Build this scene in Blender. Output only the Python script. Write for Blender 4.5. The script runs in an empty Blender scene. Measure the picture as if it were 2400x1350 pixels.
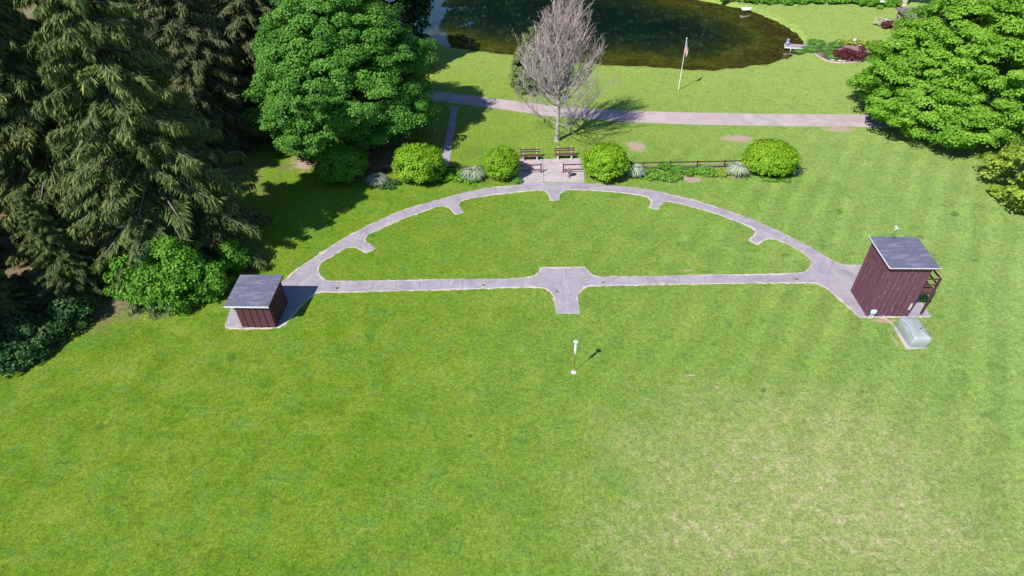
import bpy, bmesh, math, random
import numpy as np
from mathutils import Vector, Matrix
from mathutils.geometry import tessellate_polygon

S = bpy.context.scene
COL = S.collection
R = math.radians

# ------------------------------------------------------------ camera
CX, CY, CH = -2.6331, -29.4426, 25.9376
PITCH, YAW, ROLL, FPX = R(39.5582), R(2.7965), R(-1.2738), 1407.88
cp, sp, cy_, sy_ = math.cos(PITCH), math.sin(PITCH), math.cos(YAW), math.sin(YAW)
FW = Vector((-sy_*cp, cy_*cp, -sp))
R0 = Vector((cy_, sy_, 0))
U0 = Vector((-sy_*sp, cy_*sp, cp))
cr, sr = math.cos(ROLL), math.sin(ROLL)
RT = R0*cr + U0*sr
UP = U0*cr - R0*sr
cam_d = bpy.data.cameras.new('camera')
cam = bpy.data.objects.new('camera', cam_d)
COL.objects.link(cam)
m = Matrix.Identity(4)
for i in range(3):
    m[i][0], m[i][1], m[i][2] = RT[i], UP[i], -FW[i]
m[0][3], m[1][3], m[2][3] = CX, CY, CH
cam.matrix_world = m
cam_d.sensor_width = 36
cam_d.lens = 36*FPX/2400
cam_d.clip_start = 0.5
cam_d.clip_end = 3000
S.camera = cam

# ------------------------------------------------------------ light
SUN_EL = 46.5
SUN_AZ = math.degrees(math.atan2(-0.663, -0.749)) % 360      # clockwise from +Y
w = bpy.data.worlds.new('World')
S.world = w
w.use_nodes = True
nt = w.node_tree
bg = nt.nodes['Background']
sky = nt.nodes.new('ShaderNodeTexSky')
sky.sky_type = 'NISHITA'
sky.sun_disc = False
sky.sun_elevation = R(SUN_EL)
sky.sun_rotation = R(SUN_AZ)
sky.air_density = 0.8
sky.dust_density = 0.0
sky.ozone_density = 5.0
nt.links.new(sky.outputs['Color'], bg.inputs['Color'])
bg.inputs['Strength'].default_value = 0.105
sl = bpy.data.lights.new('sun', 'SUN')
sl.energy = 4.6
sl.angle = R(0.53)
sl.color = (1.0, 0.965, 0.9)
so = bpy.data.objects.new('sun', sl)
COL.objects.link(so)
ce = math.cos(R(SUN_EL))
so.rotation_euler = Vector((0.663*ce, 0.749*ce, -math.sin(R(SUN_EL)))).to_track_quat('-Z', 'Y').to_euler()
so.location = (-40, -45, 60)
S.view_settings.view_transform = 'Standard'
S.view_settings.look = 'None'
S.view_settings.exposure = 0.54
S.view_settings.gamma = 1.0
try:
    S.cycles.max_bounces = 6
    S.cycles.diffuse_bounces = 2
    S.cycles.glossy_bounces = 3
    S.cycles.transmission_bounces = 3
    S.cycles.transparent_max_bounces = 4
    S.cycles.caustics_reflective = False
    S.cycles.caustics_refractive = False
except Exception:
    pass


def at(px, py, z=0.0):
    """the point at height z that the survey photograph (2400 px wide) shows at a pixel"""
    d = FW + RT*((px-1200)/FPX) - UP*((py-675)/FPX)
    t = (z-CH)/d.z
    return Vector((CX+d.x*t, CY+d.y*t, z))


# ------------------------------------------------------------ materials
def mat(name):
    mm = bpy.data.materials.new(name)
    mm.use_nodes = True
    n = mm.node_tree
    b = n.nodes['Principled BSDF']
    return mm, n, b


def N(n, t, **kw):
    x = n.nodes.new(t)
    for k, v in kw.items():
        setattr(x, k, v)
    return x


def noise(n, vec, scale, detail=4, rough=.6, dist=0.0):
    x = N(n, 'ShaderNodeTexNoise')
    x.inputs['Scale'].default_value = scale
    x.inputs['Detail'].default_value = detail
    x.inputs['Roughness'].default_value = rough
    x.inputs['Distortion'].default_value = dist
    if vec is not None:
        n.links.new(vec, x.inputs['Vector'])
    return x.outputs['Fac']


def ramp(n, fac, stops, interp='LINEAR'):
    x = N(n, 'ShaderNodeValToRGB')
    cr_ = x.color_ramp
    cr_.interpolation = interp
    while len(cr_.elements) < len(stops):
        cr_.elements.new(0.5)
    for e, (p, c) in zip(cr_.elements, stops):
        e.position = p
        e.color = (c[0], c[1], c[2], 1) if not isinstance(c, (int, float)) else (c, c, c, 1)
    n.links.new(fac, x.inputs['Fac'])
    return x.outputs['Color']


def mix(n, fac, a, b, mode='MIX'):
    x = N(n, 'ShaderNodeMix', data_type='RGBA', blend_type=mode)
    for sock, v in ((x.inputs[0], fac), (x.inputs[6], a), (x.inputs[7], b)):
        if hasattr(v, 'is_output'):
            n.links.new(v, sock)
        elif isinstance(v, (int, float)):
            sock.default_value = v if sock.type == 'VALUE' else (v, v, v, 1)
        else:
            sock.default_value = (v[0], v[1], v[2], 1)
    return x.outputs[2]


def math_(n, op, a, b=None, clamp=False):
    x = N(n, 'ShaderNodeMath', operation=op, use_clamp=clamp)
    for i, v in enumerate((a, b)):
        if v is None:
            continue
        if hasattr(v, 'is_output'):
            n.links.new(v, x.inputs[i])
        else:
            x.inputs[i].default_value = v
    return x.outputs[0]


def pos(n):
    return N(n, 'ShaderNodeNewGeometry').outputs['Position']


def objco(n):
    return N(n, 'ShaderNodeTexCoord').outputs['Object']


def bump(n, b, h, strength=.5, distance=.02):
    x = N(n, 'ShaderNodeBump')
    x.inputs['Strength'].default_value = strength
    x.inputs['Distance'].default_value = distance
    n.links.new(h, x.inputs['Height'])
    n.links.new(x.outputs['Normal'], b.inputs['Normal'])


def simple(name, c, rough=.6, var=.25, scale=6, c2=None, spec=.3, metal=0.0, bumpd=0.0):
    mm, n, b = mat(name)
    f = noise(n, objco(n), scale, 5, .65)
    c2 = c2 or tuple(v*(1-var) for v in c)
    c1 = tuple(min(1, v*(1+var*.6)) for v in c)
    n.links.new(ramp(n, f, [(.3, c2), (.5, c), (.7, c1)]), b.inputs['Base Color'])
    b.inputs['Roughness'].default_value = rough
    b.inputs['Specular IOR Level'].default_value = spec
    b.inputs['Metallic'].default_value = metal
    if bumpd:
        bump(n, b, noise(n, objco(n), scale*6, 4), .6, bumpd)
    return mm


def leafmat(name, stops, trans=.3, tcol=None, rough=.55, clump=.5):
    """leaves: a colour per leaf, shifted per clump (attribute 'tint'), light passing through"""
    mm, n, b = mat(name)
    rnd = N(n, 'ShaderNodeNewGeometry').outputs['Random Per Island']
    at_ = N(n, 'ShaderNodeAttribute', attribute_name='tint').outputs['Fac']
    f = math_(n, 'ADD', math_(n, 'MULTIPLY', rnd, 1-clump), math_(n, 'MULTIPLY', at_, clump))
    c = ramp(n, f, stops)
    n.links.new(c, b.inputs['Base Color'])
    b.inputs['Roughness'].default_value = rough
    b.inputs['Specular IOR Level'].default_value = .25
    tr = N(n, 'ShaderNodeBsdfTranslucent')
    if tcol:
        n.links.new(mix(n, .6, c, tcol), tr.inputs['Color'])
    else:
        n.links.new(c, tr.inputs['Color'])
    ms = N(n, 'ShaderNodeMixShader')
    ms.inputs[0].default_value = trans
    n.links.new(b.outputs[0], ms.inputs[1])
    n.links.new(tr.outputs[0], ms.inputs[2])
    n.links.new(ms.outputs[0], n.nodes['Material Output'].inputs['Surface'])
    return mm


M = {}


def spot_mask(n, P, spots, nz, gain=3.0, amp=1.6):
    """soft irregular spots on the ground: (x, y, rx, ry) -> 0..1"""
    out = None
    for (x, y, rx, ry) in spots:
        mp = N(n, 'ShaderNodeVectorMath', operation='SUBTRACT')
        n.links.new(P, mp.inputs[0])
        mp.inputs[1].default_value = (x, y, 0)
        ml = N(n, 'ShaderNodeVectorMath', operation='MULTIPLY')
        n.links.new(mp.outputs[0], ml.inputs[0])
        ml.inputs[1].default_value = (1/rx, 1/ry, 0)
        ln = N(n, 'ShaderNodeVectorMath', operation='LENGTH')
        n.links.new(ml.outputs[0], ln.inputs[0])
        v = math_(n, 'ADD', ln.outputs['Value'], math_(n, 'MULTIPLY', math_(n, 'SUBTRACT', nz, .5), amp))
        v = math_(n, 'MULTIPLY', math_(n, 'SUBTRACT', 1.15, v), gain, True)
        out = v if out is None else math_(n, 'MAXIMUM', out, v)
    return out


def xy(px, py):
    v = at(px, py)
    return v.x, v.y


def build_lawn():
    mm, n, b = mat('mown_grass')
    P = pos(n)
    big = noise(n, P, .06, 3, .55, .4)
    mid = noise(n, P, .42, 6, .72, .5)
    fine = noise(n, P, 3.2, 6, .75, .3)
    tiny = noise(n, P, 17, 4, .8)
    c = ramp(n, mid, [(.30, (.074, .158, .006)), (.47, (.122, .218, .010)), (.60, (.168, .256, .020)), (.74, (.228, .288, .042))])
    c = mix(n, ramp(n, big, [(.35, 0), (.65, 1)]), c, mix(n, .5, c, (.132, .242, .014)))
    # paler turf towards +x
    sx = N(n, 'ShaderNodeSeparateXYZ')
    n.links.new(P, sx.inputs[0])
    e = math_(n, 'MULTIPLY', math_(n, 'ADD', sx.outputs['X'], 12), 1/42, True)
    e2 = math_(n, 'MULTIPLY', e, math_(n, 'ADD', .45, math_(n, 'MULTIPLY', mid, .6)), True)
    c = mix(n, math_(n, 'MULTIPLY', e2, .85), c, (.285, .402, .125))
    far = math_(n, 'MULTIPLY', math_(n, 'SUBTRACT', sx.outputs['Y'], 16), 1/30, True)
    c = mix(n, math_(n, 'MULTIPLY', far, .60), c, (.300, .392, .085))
    # mower stripes on the right hand side
    st = N(n, 'ShaderNodeTexWave', wave_type='BANDS', bands_direction='X')
    mpn = N(n, 'ShaderNodeMapping')
    mpn.inputs['Rotation'].default_value = (0, 0, R(32))
    n.links.new(P, mpn.inputs['Vector'])
    n.links.new(mpn.outputs[0], st.inputs['Vector'])
    st.inputs['Scale'].default_value = .165
    st.inputs['Distortion'].default_value = 2.2
    st.inputs['Detail'].default_value = 3
    st.inputs['Detail Scale'].default_value = .6
    sw = ramp(n, st.outputs['Fac'], [(.15, .90), (.5, 1.0), (.85, 1.12)])
    near = math_(n, 'MULTIPLY', math_(n, 'SUBTRACT', 28, sx.outputs['Y']), .12, True)
    pat = ramp(n, noise(n, P, .11, 3, .6), [(.38, .1), (.6, 1)])
    c = mix(n, math_(n, 'MULTIPLY', math_(n, 'MULTIPLY', math_(n, 'MULTIPLY', e, 1.4, True), near), pat), c, mix(n, 1.0, c, sw, 'MULTIPLY'))
    hy = ramp(n, noise(n, P, 1.25, 5, .72, .6), [(.48, 0), (.64, 1)])
    c = mix(n, math_(n, 'MULTIPLY', hy, .30), c, (.245, .260, .045))
    off = N(n, 'ShaderNodeVectorMath', operation='ADD')
    n.links.new(P, off.inputs[0])
    off.inputs[1].default_value = (37, -81, 5)
    hb = ramp(n, noise(n, off.outputs[0], .75, 6, .74, .4), [(.50, 0), (.66, 1)])
    c = mix(n, math_(n, 'MULTIPLY', hb, .34), c, (.105, .235, .062))
    # clover, small dark tufts and straw coloured thatch
    clov = ramp(n, noise(n, P, .9, 3, .5), [(.60, 0), (.70, 1)])
    c = mix(n, math_(n, 'MULTIPLY', clov, .45), c, (.070, .200, .040))
    th = ramp(n, noise(n, P, 1.7, 7, .78), [(.56, 0), (.70, 1)])
    c = mix(n, math_(n, 'MULTIPLY', th, .40), c, (.26, .235, .085))
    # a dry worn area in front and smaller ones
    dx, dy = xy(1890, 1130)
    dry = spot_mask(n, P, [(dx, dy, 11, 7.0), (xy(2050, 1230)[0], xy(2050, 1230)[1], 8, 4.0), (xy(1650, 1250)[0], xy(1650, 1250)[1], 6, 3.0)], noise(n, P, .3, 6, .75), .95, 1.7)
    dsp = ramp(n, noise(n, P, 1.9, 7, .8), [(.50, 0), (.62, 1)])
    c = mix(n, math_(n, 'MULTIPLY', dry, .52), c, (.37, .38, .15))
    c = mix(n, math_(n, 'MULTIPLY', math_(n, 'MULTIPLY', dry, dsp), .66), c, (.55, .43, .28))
    # thin light blades and dark gaps
    c = mix(n, 1.0, c, ramp(n, fine, [(.28, .60), (.5, 1.0), (.72, 1.34)]), 'MULTIPLY')
    spk = noise(n, P, 7.5, 4, .75)
    c = mix(n, 1.0, c, ramp(n, spk, [(.30, .62), (.5, 1.0), (.70, 1.38)]), 'MULTIPLY')
    c = mix(n, 1.0, c, ramp(n, tiny, [(.30, .52), (.5, 1.0), (.70, 1.5)]), 'MULTIPLY')
    # tufts
    tf = ramp(n, noise(n, P, .55, 2, .4), [(.735, 0), (.76, 1)])
    c = mix(n, math_(n, 'MULTIPLY', tf, .55), c, (.030, .110, .016))
    # bare soil and old mulch rings
    sp_ = []
    for (px, py, rx, ry) in ((1492, 343, .85, 1.0), (1728, 325, 1.35, .75), (722, 378, 1.5, 1.6),
                             (1965, 303, 1.2, .6), (1345, 874, .16, .12),
                             (1616, 879, .36, .07), (1650, 903, .12, .07), (1680, 908, .12, .08),
                             (1783, 946, .14, .06), (1610, 634, .4, .09), (1225, 436, 1.1, .25), (1405, 434, 1.1, .3),
                             (1620, 420, .7, .55), (1725, 412, .7, .45), (2072, 752, .8, .16), (2095, 795, .07, .5)):
        x, y = xy(px, py)
        sp_.append((x, y, rx, ry))
    nz = noise(n, P, 1.6, 7, .8)
    ms = spot_mask(n, P, sp_, nz, 2.6, 4.0)
    soil = ramp(n, noise(n, P, 6, 5, .7), [(.3, (.30, .19, .15)), (.5, (.44, .30, .25)), (.7, (.58, .45, .38))])
    c = mix(n, math_(n, 'MULTIPLY', ms, .85), c, soil)
    # needle litter under the spruces
    fl = spot_mask(n, P, [(-68, 42, 38, 52), (-40, 12, 13, 14), (-20.5, 25, 5.5, 5), (-34, 1, 6, 3.8), (-27, 4, 4.5, 3.5), (-18, 20, 3, 3)], noise(n, P, .5, 5, .7))
    lit = ramp(n, noise(n, P, 4, 6, .75), [(.3, (.10, .070, .040)), (.5, (.20, .145, .085)), (.7, (.36, .28, .19))])
    c = mix(n, math_(n, 'MULTIPLY', fl, .9), c, lit)
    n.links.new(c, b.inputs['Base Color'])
    b.inputs['Roughness'].default_value = .85
    b.inputs['Specular IOR Level'].default_value = .12
    h = math_(n, 'ADD', tiny, math_(n, 'MULTIPLY', fine, 1.3))
    bump(n, b, h, .75, .06)
    M['lawn'] = mm


build_lawn()


def concrete(name, base, stain, scale=.8, dark=.75):
    mm, n, b = mat(name)
    P = pos(n)
    a = noise(n, P, scale, 6, .68, .6)
    f = noise(n, P, 22, 5, .75)
    s = noise(n, P, 1.9, 5, .7, 1.2)
    c = ramp(n, a, [(.32, tuple(v*dark for v in base)), (.52, base), (.72, tuple(min(1, v*1.16) for v in base))])
    c = mix(n, ramp(n, s, [(.58, 0), (.72, .75)]), c, stain)
    c = mix(n, 1.0, c, ramp(n, f, [(.3, .82), (.5, 1), (.7, 1.15)]), 'MULTIPLY')
    n.links.new(c, b.inputs['Base Color'])
    b.inputs['Roughness'].default_value = .9
    b.inputs['Specular IOR Level'].default_value = .15
    bump(n, b, f, .4, .01)
    return mm


M['concrete'] = concrete('weathered_concrete', (.335, .293, .335), (.56, .50, .53))
M['concrete2'] = concrete('pale_concrete', (.44, .375, .385), (.56, .49, .50))
M['gravel'] = concrete('fine_gravel', (.43, .345, .35), (.52, .43, .425), .5, .82)
M['joint'] = simple('dry_joint', (.45, .38, .30), .9, .4, 9)
M['crack'] = simple('dark_joint', (.17, .145, .16), .9, .3, 9)
M['edge'] = simple('dry_grass_fringe', (.46, .40, .29), .9, .45, 2.2, c2=(.16, .23, .05))
M['palerim'] = simple('pale_slab_rim', (.50, .44, .49), .9, .3, 1.6, c2=(.34, .295, .35))
M['mulch'] = simple('bark_mulch', (.27, .165, .15), .9, .4, 3, bumpd=.02)
M['barkgrey'] = simple('grey_bark', (.30, .265, .25), .9, .4, 3, bumpd=.02)
M['barkdark'] = simple('brown_bark', (.115, .085, .065), .9, .4, 3, bumpd=.02)
M['barkpale'] = simple('pale_bark', (.45, .38, .33), .9, .3, 3)
M['deadwood'] = simple('bare_grey_wood', (.37, .315, .305), .85, .3, 2, c2=(.26, .215, .21))
M['twig'] = simple('reddish_twigs', (.38, .285, .29), .85, .3, 2)
M['brown'] = simple('maroon_stained_wood', (.085, .034, .040), .75, .35, 3)
M['plank'] = simple('brown_bench_plank', (.12, .055, .055), .7, .3, 5)
M['white'] = simple('white_paint', (.74, .74, .76), .5, .12, 4)
M['support'] = simple('pale_cast_concrete', (.55, .49, .50), .8, .2, 6)
M['metal'] = simple('galvanised_metal', (.45, .48, .52), .45, .15, 5, metal=.3)
M['darkmetal'] = simple('dark_metal', (.06, .06, .065), .5, .2, 5)
M['vanemetal'] = simple('pale_grey_paint', (.52, .52, .55), .5, .2, 8)
M['trim'] = simple('pale_metal_edge', (.66, .64, .66), .45, .12, 5)
M['dockwood'] = simple('grey_deck_board', (.33, .29, .35), .8, .3, 4)
M['figurine'] = simple('blue_grey_glaze', (.26, .29, .48), .5, .2, 5)
M['urn'] = simple('brown_exposed_aggregate', (.20, .135, .125), .85, .4, 18)
M['brick'] = simple('brick_red_siding', (.36, .17, .145), .8, .25, 5)
M['glass'] = simple('dark_window_glass', (.05, .06, .08), .12, .1, 3, spec=.6)
M['hutroof'] = simple('brown_roof', (.185, .135, .155), .85, .25, 5)
M['util'] = simple('pale_blue_enclosure', (.52, .64, .72), .5, .1, 4)
M['conduit'] = simple('grey_conduit', (.50, .47, .46), .6, .15, 4)
M['tarp'] = simple('grey_green_cover', (.32, .365, .37), .6, .15, 1.6)
M['rust'] = simple('rusty_rod', (.16, .075, .05), .7, .3, 6)
M['stone'] = simple('pale_fieldstone', (.55, .43, .32), .85, .25, 6)


def boards(name, base, worn):
    """painted boards: vertical grain, flaking paint showing pale wood along the board edges"""
    mm, n, b = mat(name)
    P = objco(n)
    mp = N(n, 'ShaderNodeMapping')
    mp.inputs['Scale'].default_value = (1, 1, .07)
    n.links.new(P, mp.inputs['Vector'])
    g = noise(n, mp.outputs[0], 9, 6, .7)
    c = ramp(n, g, [(.3, tuple(v*.72 for v in base)), (.5, base), (.72, tuple(v*1.35 for v in base))])
    mp2 = N(n, 'ShaderNodeMapping')
    mp2.inputs['Scale'].default_value = (1, 1, .18)
    n.links.new(P, mp2.inputs['Vector'])
    fl = noise(n, mp2.outputs[0], 11, 5, .62)
    c = mix(n, ramp(n, fl, [(.62, 0), (.69, worn)]), c, (.46, .38, .38))
    ch = noise(n, P, 7, 3, .5)
    c = mix(n, ramp(n, ch, [(.74, 0), (.76, worn)]), c, (.55, .5, .5))
    n.links.new(c, b.inputs['Base Color'])
    b.inputs['Roughness'].default_value = .8
    b.inputs['Specular IOR Level'].default_value = .2
    bump(n, b, g, .4, .01)
    return mm


M['boards_worn'] = boards('worn_maroon_boards', (.135, .057, .084), .62)
M['boards'] = boards('maroon_boards', (.100, .038, .046), .05)


def shingles():
    mm, n, b = mat('slate_blue_shingles')
    br = N(n, 'ShaderNodeTexBrick')
    n.links.new(objco(n), br.inputs['Vector'])
    br.offset = .5
    br.inputs['Scale'].default_value = 1
    br.inputs['Brick Width'].default_value = .32
    br.inputs['Row Height'].default_value = .14
    br.inputs['Mortar Size'].default_value = .006
    br.inputs['Color1'].default_value = (.110, .108, .165, 1)
    br.inputs['Color2'].default_value = (.145, .142, .21, 1)
    br.inputs['Mortar'].default_value = (.07, .07, .10, 1)
    br.inputs['Bias'].default_value = -.35
    br2 = N(n, 'ShaderNodeTexBrick')
    n.links.new(objco(n), br2.inputs['Vector'])
    br2.inputs['Scale'].default_value = 1
    br2.inputs['Brick Width'].default_value = .64
    br2.inputs['Row Height'].default_value = .14
    br2.inputs['Mortar Size'].default_value = .0
    br2.inputs['Color1'].default_value = (0, 0, 0, 1)
    br2.inputs['Color2'].default_value = (1, 1, 1, 1)
    br2.inputs['Bias'].default_value = -.25
    f = noise(n, objco(n), 25, 4, .7)
    c = mix(n, ramp(n, br2.outputs['Color'], [(.40, 0), (.85, .85)]), br.outputs['Color'], (.21, .205, .29))
    c = mix(n, 1.0, c, ramp(n, f, [(.3, .75), (.5, 1), (.7, 1.25)]), 'MULTIPLY')
    n.links.new(c, b.inputs['Base Color'])
    b.inputs['Roughness'].default_value = .85
    return mm


M['shingle'] = shingles()

M['maple'] = leafmat('maple_leaves', [(.0, (.035, .115, .014)), (.35, (.075, .220, .026)), (.65, (.135, .330, .040)), (1.0, (.25, .45, .07))], .30, (.10, .32, .02))
M['maple_l'] = leafmat('light_maple_leaves', [(.0, (.085, .205, .014)), (.4, (.165, .360, .026)), (.7, (.240, .460, .040)), (1.0, (.37, .57, .08))], .34, (.18, .40, .02))
M['dark_leaf'] = leafmat('dark_tree_leaves', [(.0, (.012, .045, .010)), (.5, (.025, .080, .016)), (1.0, (.055, .12, .025))], .25)
M['yellow_leaf'] = leafmat('yellow_green_leaves', [(.0, (.16, .26, .02)), (.5, (.28, .42, .05)), (1.0, (.48, .55, .11))], .32, (.28, .40, .03))
M['shrub'] = leafmat('clipped_shrub_leaves', [(.0, (.075, .190, .006)), (.35, (.155, .335, .012)), (.7, (.28, .46, .018)), (1.0, (.44, .56, .03))], .28, (.25, .42, .01))
M['bush'] = leafmat('bright_bush_leaves', [(.0, (.045, .150, .010)), (.5, (.115, .300, .022)), (1.0, (.25, .45, .05))], .32, (.14, .38, .02))
M['bush_d'] = leafmat('dark_bush_leaves', [(.0, (.020, .075, .020)), (.5, (.045, .13, .030)), (1.0, (.14, .22, .08))], .25)
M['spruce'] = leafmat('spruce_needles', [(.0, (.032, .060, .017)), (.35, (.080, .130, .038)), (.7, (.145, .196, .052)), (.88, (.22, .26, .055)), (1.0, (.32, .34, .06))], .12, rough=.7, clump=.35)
M['spruce_b'] = leafmat('brownish_spruce_needles', [(.0, (.048, .064, .028)), (.5, (.115, .140, .056)), (1.0, (.22, .245, .09))], .12, rough=.7, clump=.35)
M['arbor'] = leafmat('grey_green_needles', [(.0, (.075, .12, .04)), (.5, (.15, .21, .075)), (1.0, (.25, .32, .12))], .15)
M['red_leaf'] = leafmat('dark_red_leaves', [(.0, (.060, .012, .018)), (.5, (.115, .025, .035)), (1.0, (.20, .06, .07))], .2)
M['hosta'] = leafmat('lime_hosta_leaves', [(.0, (.20, .30, .02)), (.5, (.36, .42, .04)), (1.0, (.58, .58, .16))], .3)
M['perennial'] = leafmat('perennial_leaves', [(.0, (.065, .190, .020)), (.5, (.155, .330, .035)), (1.0, (.30, .48, .06))], .3)
M['blade'] = leafmat('variegated_grass_blades', [(.0, (.20, .29, .15)), (.4, (.40, .47, .32)), (1.0, (.66, .70, .58))], .3)
M['daylily'] = leafmat('daylily_blades', [(.0, (.06, .18, .03)), (.5, (.13, .30, .05)), (1.0, (.25, .43, .09))], .3)
M['lavender'] = leafmat('lavender_flowers', [(.0, (.14, .12, .28)), (.5, (.24, .20, .46)), (1.0, (.36, .32, .58))], .2)
M['pale_leaf'] = leafmat('variegated_shrub_leaves', [(.0, (.28, .36, .16)), (.5, (.46, .52, .30)), (1.0, (.70, .72, .50))], .3)


def build_water():
    mm, n, b = mat('pond_water')
    P = pos(n)
    sh = N(n, 'ShaderNodeAttribute', attribute_name='shore').outputs['Fac']     # metres from the bank
    nz = noise(n, P, .16, 5, .65, .8)
    d = math_(n, 'ADD', sh, math_(n, 'MULTIPLY', math_(n, 'SUBTRACT', nz, .5), 9.0))
    d = math_(n, 'DIVIDE', d, 16.0, True)
    c = ramp(n, d, [(.0, (.040, .034, .008)), (.14, (.052, .056, .008)), (.32, (.024, .033, .008)), (.52, (.010, .020, .010)), (.85, (.004, .012, .009))])
    wd = noise(n, P, 1.3, 7, .78, 1.0)
    weed = ramp(n, wd, [(.32, .45), (.5, .95), (.66, 1.7)])
    wm = math_(n, 'SUBTRACT', 1.0, math_(n, 'MULTIPLY', d, 1.15), True)
    c = mix(n, wm, c, mix(n, 1.0, c, weed, 'MULTIPLY'))
    # ochre weed and bright algae in the shallows
    al = ramp(n, noise(n, P, .55, 6, .75, .6), [(.54, 0), (.70, .85)])
    c = mix(n, math_(n, 'MULTIPLY', al, math_(n, 'MULTIPLY', wm, wm)), c, (.150, .120, .018))
    n.links.new(c, b.inputs['Base Color'])
    b.inputs['Roughness'].default_value = .03
    b.inputs['IOR'].default_value = 1.333
    b.inputs['Specular IOR Level'].default_value = .5
    mp = N(n, 'ShaderNodeMapping')
    mp.inputs['Scale'].default_value = (1, .35, 1)
    n.links.new(P, mp.inputs['Vector'])
    bump(n, b, noise(n, mp.outputs[0], 2.2, 3, .6), .05, .02)
    return mm


M['water'] = build_water()


# ------------------------------------------------------------ object helpers
def mesh_obj(name, verts, faces, material, parent=None, smooth=False, loc=None, tint=None, fmats=None):
    me = bpy.data.meshes.new(name)
    me.from_pydata([tuple(v) for v in verts], [], [tuple(f) for f in faces])
    mats = material if isinstance(material, (list, tuple)) else [material]
    for x in mats:
        me.materials.append(x)
    if fmats is not None:
        me.polygons.foreach_set('material_index', fmats)
    if smooth:
        me.polygons.foreach_set('use_smooth', [True]*len(me.polygons))
    me.update()
    o = bpy.data.objects.new(name, me)
    COL.objects.link(o)
    if parent is not None:
        o.parent = parent
    if loc is not None:
        o.location = loc
    return o


def quads_obj(name, V, material, parent=None, tint=None):
    """V: (n,4,3) array of loose quads"""
    V = np.asarray(V, dtype=np.float32)
    k = len(V)
    me = bpy.data.meshes.new(name)
    me.vertices.add(k*4)
    me.vertices.foreach_set('co', V.reshape(-1))
    me.loops.add(k*4)
    me.loops.foreach_set('vertex_index', np.arange(k*4, dtype=np.int32))
    me.polygons.add(k)
    me.polygons.foreach_set('loop_start', np.arange(0, k*4, 4, dtype=np.int32))
    me.update(calc_edges=True)
    a = me.attributes.new('tint', 'FLOAT', 'POINT')
    t = np.full(k, .5) if tint is None else np.asarray(tint)
    a.data.foreach_set('value', np.repeat(t, 4).astype(np.float32))
    me.materials.append(material)
    me.validate()
    o = bpy.data.objects.new(name, me)
    COL.objects.link(o)
    if parent is not None:
        o.parent = parent
    return o


def thing(name, label, cat, loc=(0, 0, 0), rz=0.0, group=None):
    o = bpy.data.objects.new(name, None)
    COL.objects.link(o)
    o.empty_display_size = .3
    o.location = loc
    o.rotation_euler = (0, 0, rz)
    o['label'] = label
    o['category'] = cat
    if group:
        o['group'] = group
    return o


def tag(o, label, cat, group=None):
    o['label'] = label
    o['category'] = cat
    if group:
        o['group'] = group
    return o


def structure(o):
    o['kind'] = 'structure'
    return o


class MB:
    """collects boxes, tubes and lathes into one mesh"""
    def __init__(self):
        self.v, self.f = [], []

    def add(self, vs, fs):
        k = len(self.v)
        self.v += [tuple(x) for x in vs]
        self.f += [tuple(i+k for i in f) for f in fs]
        return self

    def box(self, c, s, rz=0.0, bev=0.0, rot=None):
        x, y, z = s[0]/2, s[1]/2, s[2]/2
        bm = bmesh.new()
        bmesh.ops.create_cube(bm, size=1)
        for v in bm.verts:
            v.co = Vector((v.co.x*s[0], v.co.y*s[1], v.co.z*s[2]))
        if bev:
            bmesh.ops.bevel(bm, geom=bm.edges[:], offset=bev, segments=2, affect='EDGES', profile=.6)
        Mx = rot if rot is not None else Matrix.Rotation(rz, 3, 'Z')
        bm.verts.index_update()
        self.add([Mx @ v.co + Vector(c) for v in bm.verts], [[v.index for v in f.verts] for f in bm.faces])
        bm.free()
        return self

    def tube(self, pts, rad, sides=6, cap=True):
        pts = [Vector(p) for p in pts]
        rad = rad if isinstance(rad, (list, tuple)) else [rad]*len(pts)
        vs, fs = [], []
        for i, p in enumerate(pts):
            d = (pts[min(i+1, len(pts)-1)] - pts[max(i-1, 0)]).normalized()
            a = d.orthogonal().normalized() if i == 0 else (a - d*a.dot(d)).normalized()
            b = d.cross(a)
            for k in range(sides):
                t = 2*math.pi*k/sides
                vs.append(p + (a*math.cos(t) + b*math.sin(t))*rad[i])
        for i in range(len(pts)-1):
            for k in range(sides):
                k2 = (k+1) % sides
                fs.append((i*sides+k, i*sides+k2, (i+1)*sides+k2, (i+1)*sides+k))
        if cap:
            fs.append(tuple(range(sides-1, -1, -1)))
            fs.append(tuple((len(pts)-1)*sides+k for k in range(sides)))
        return self.add(vs, fs)

    def lathe(self, prof, c=(0, 0, 0), seg=14):
        vs, fs = [], []
        for (r, z) in prof:
            for k in range(seg):
                t = 2*math.pi*k/seg
                vs.append((c[0]+r*math.cos(t), c[1]+r*math.sin(t), c[2]+z))
        for i in range(len(prof)-1):
            for k in range(seg):
                k2 = (k+1) % seg
                fs.append((i*seg+k, i*seg+k2, (i+1)*seg+k2, (i+1)*seg+k))
        fs.append(tuple(range(seg-1, -1, -1)))
        fs.append(tuple((len(prof)-1)*seg+k for k in range(seg)))
        return self.add(vs, fs)

    def build(self, name, material, parent=None, smooth=False):
        return mesh_obj(name, self.v, self.f, material, parent, smooth)


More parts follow.
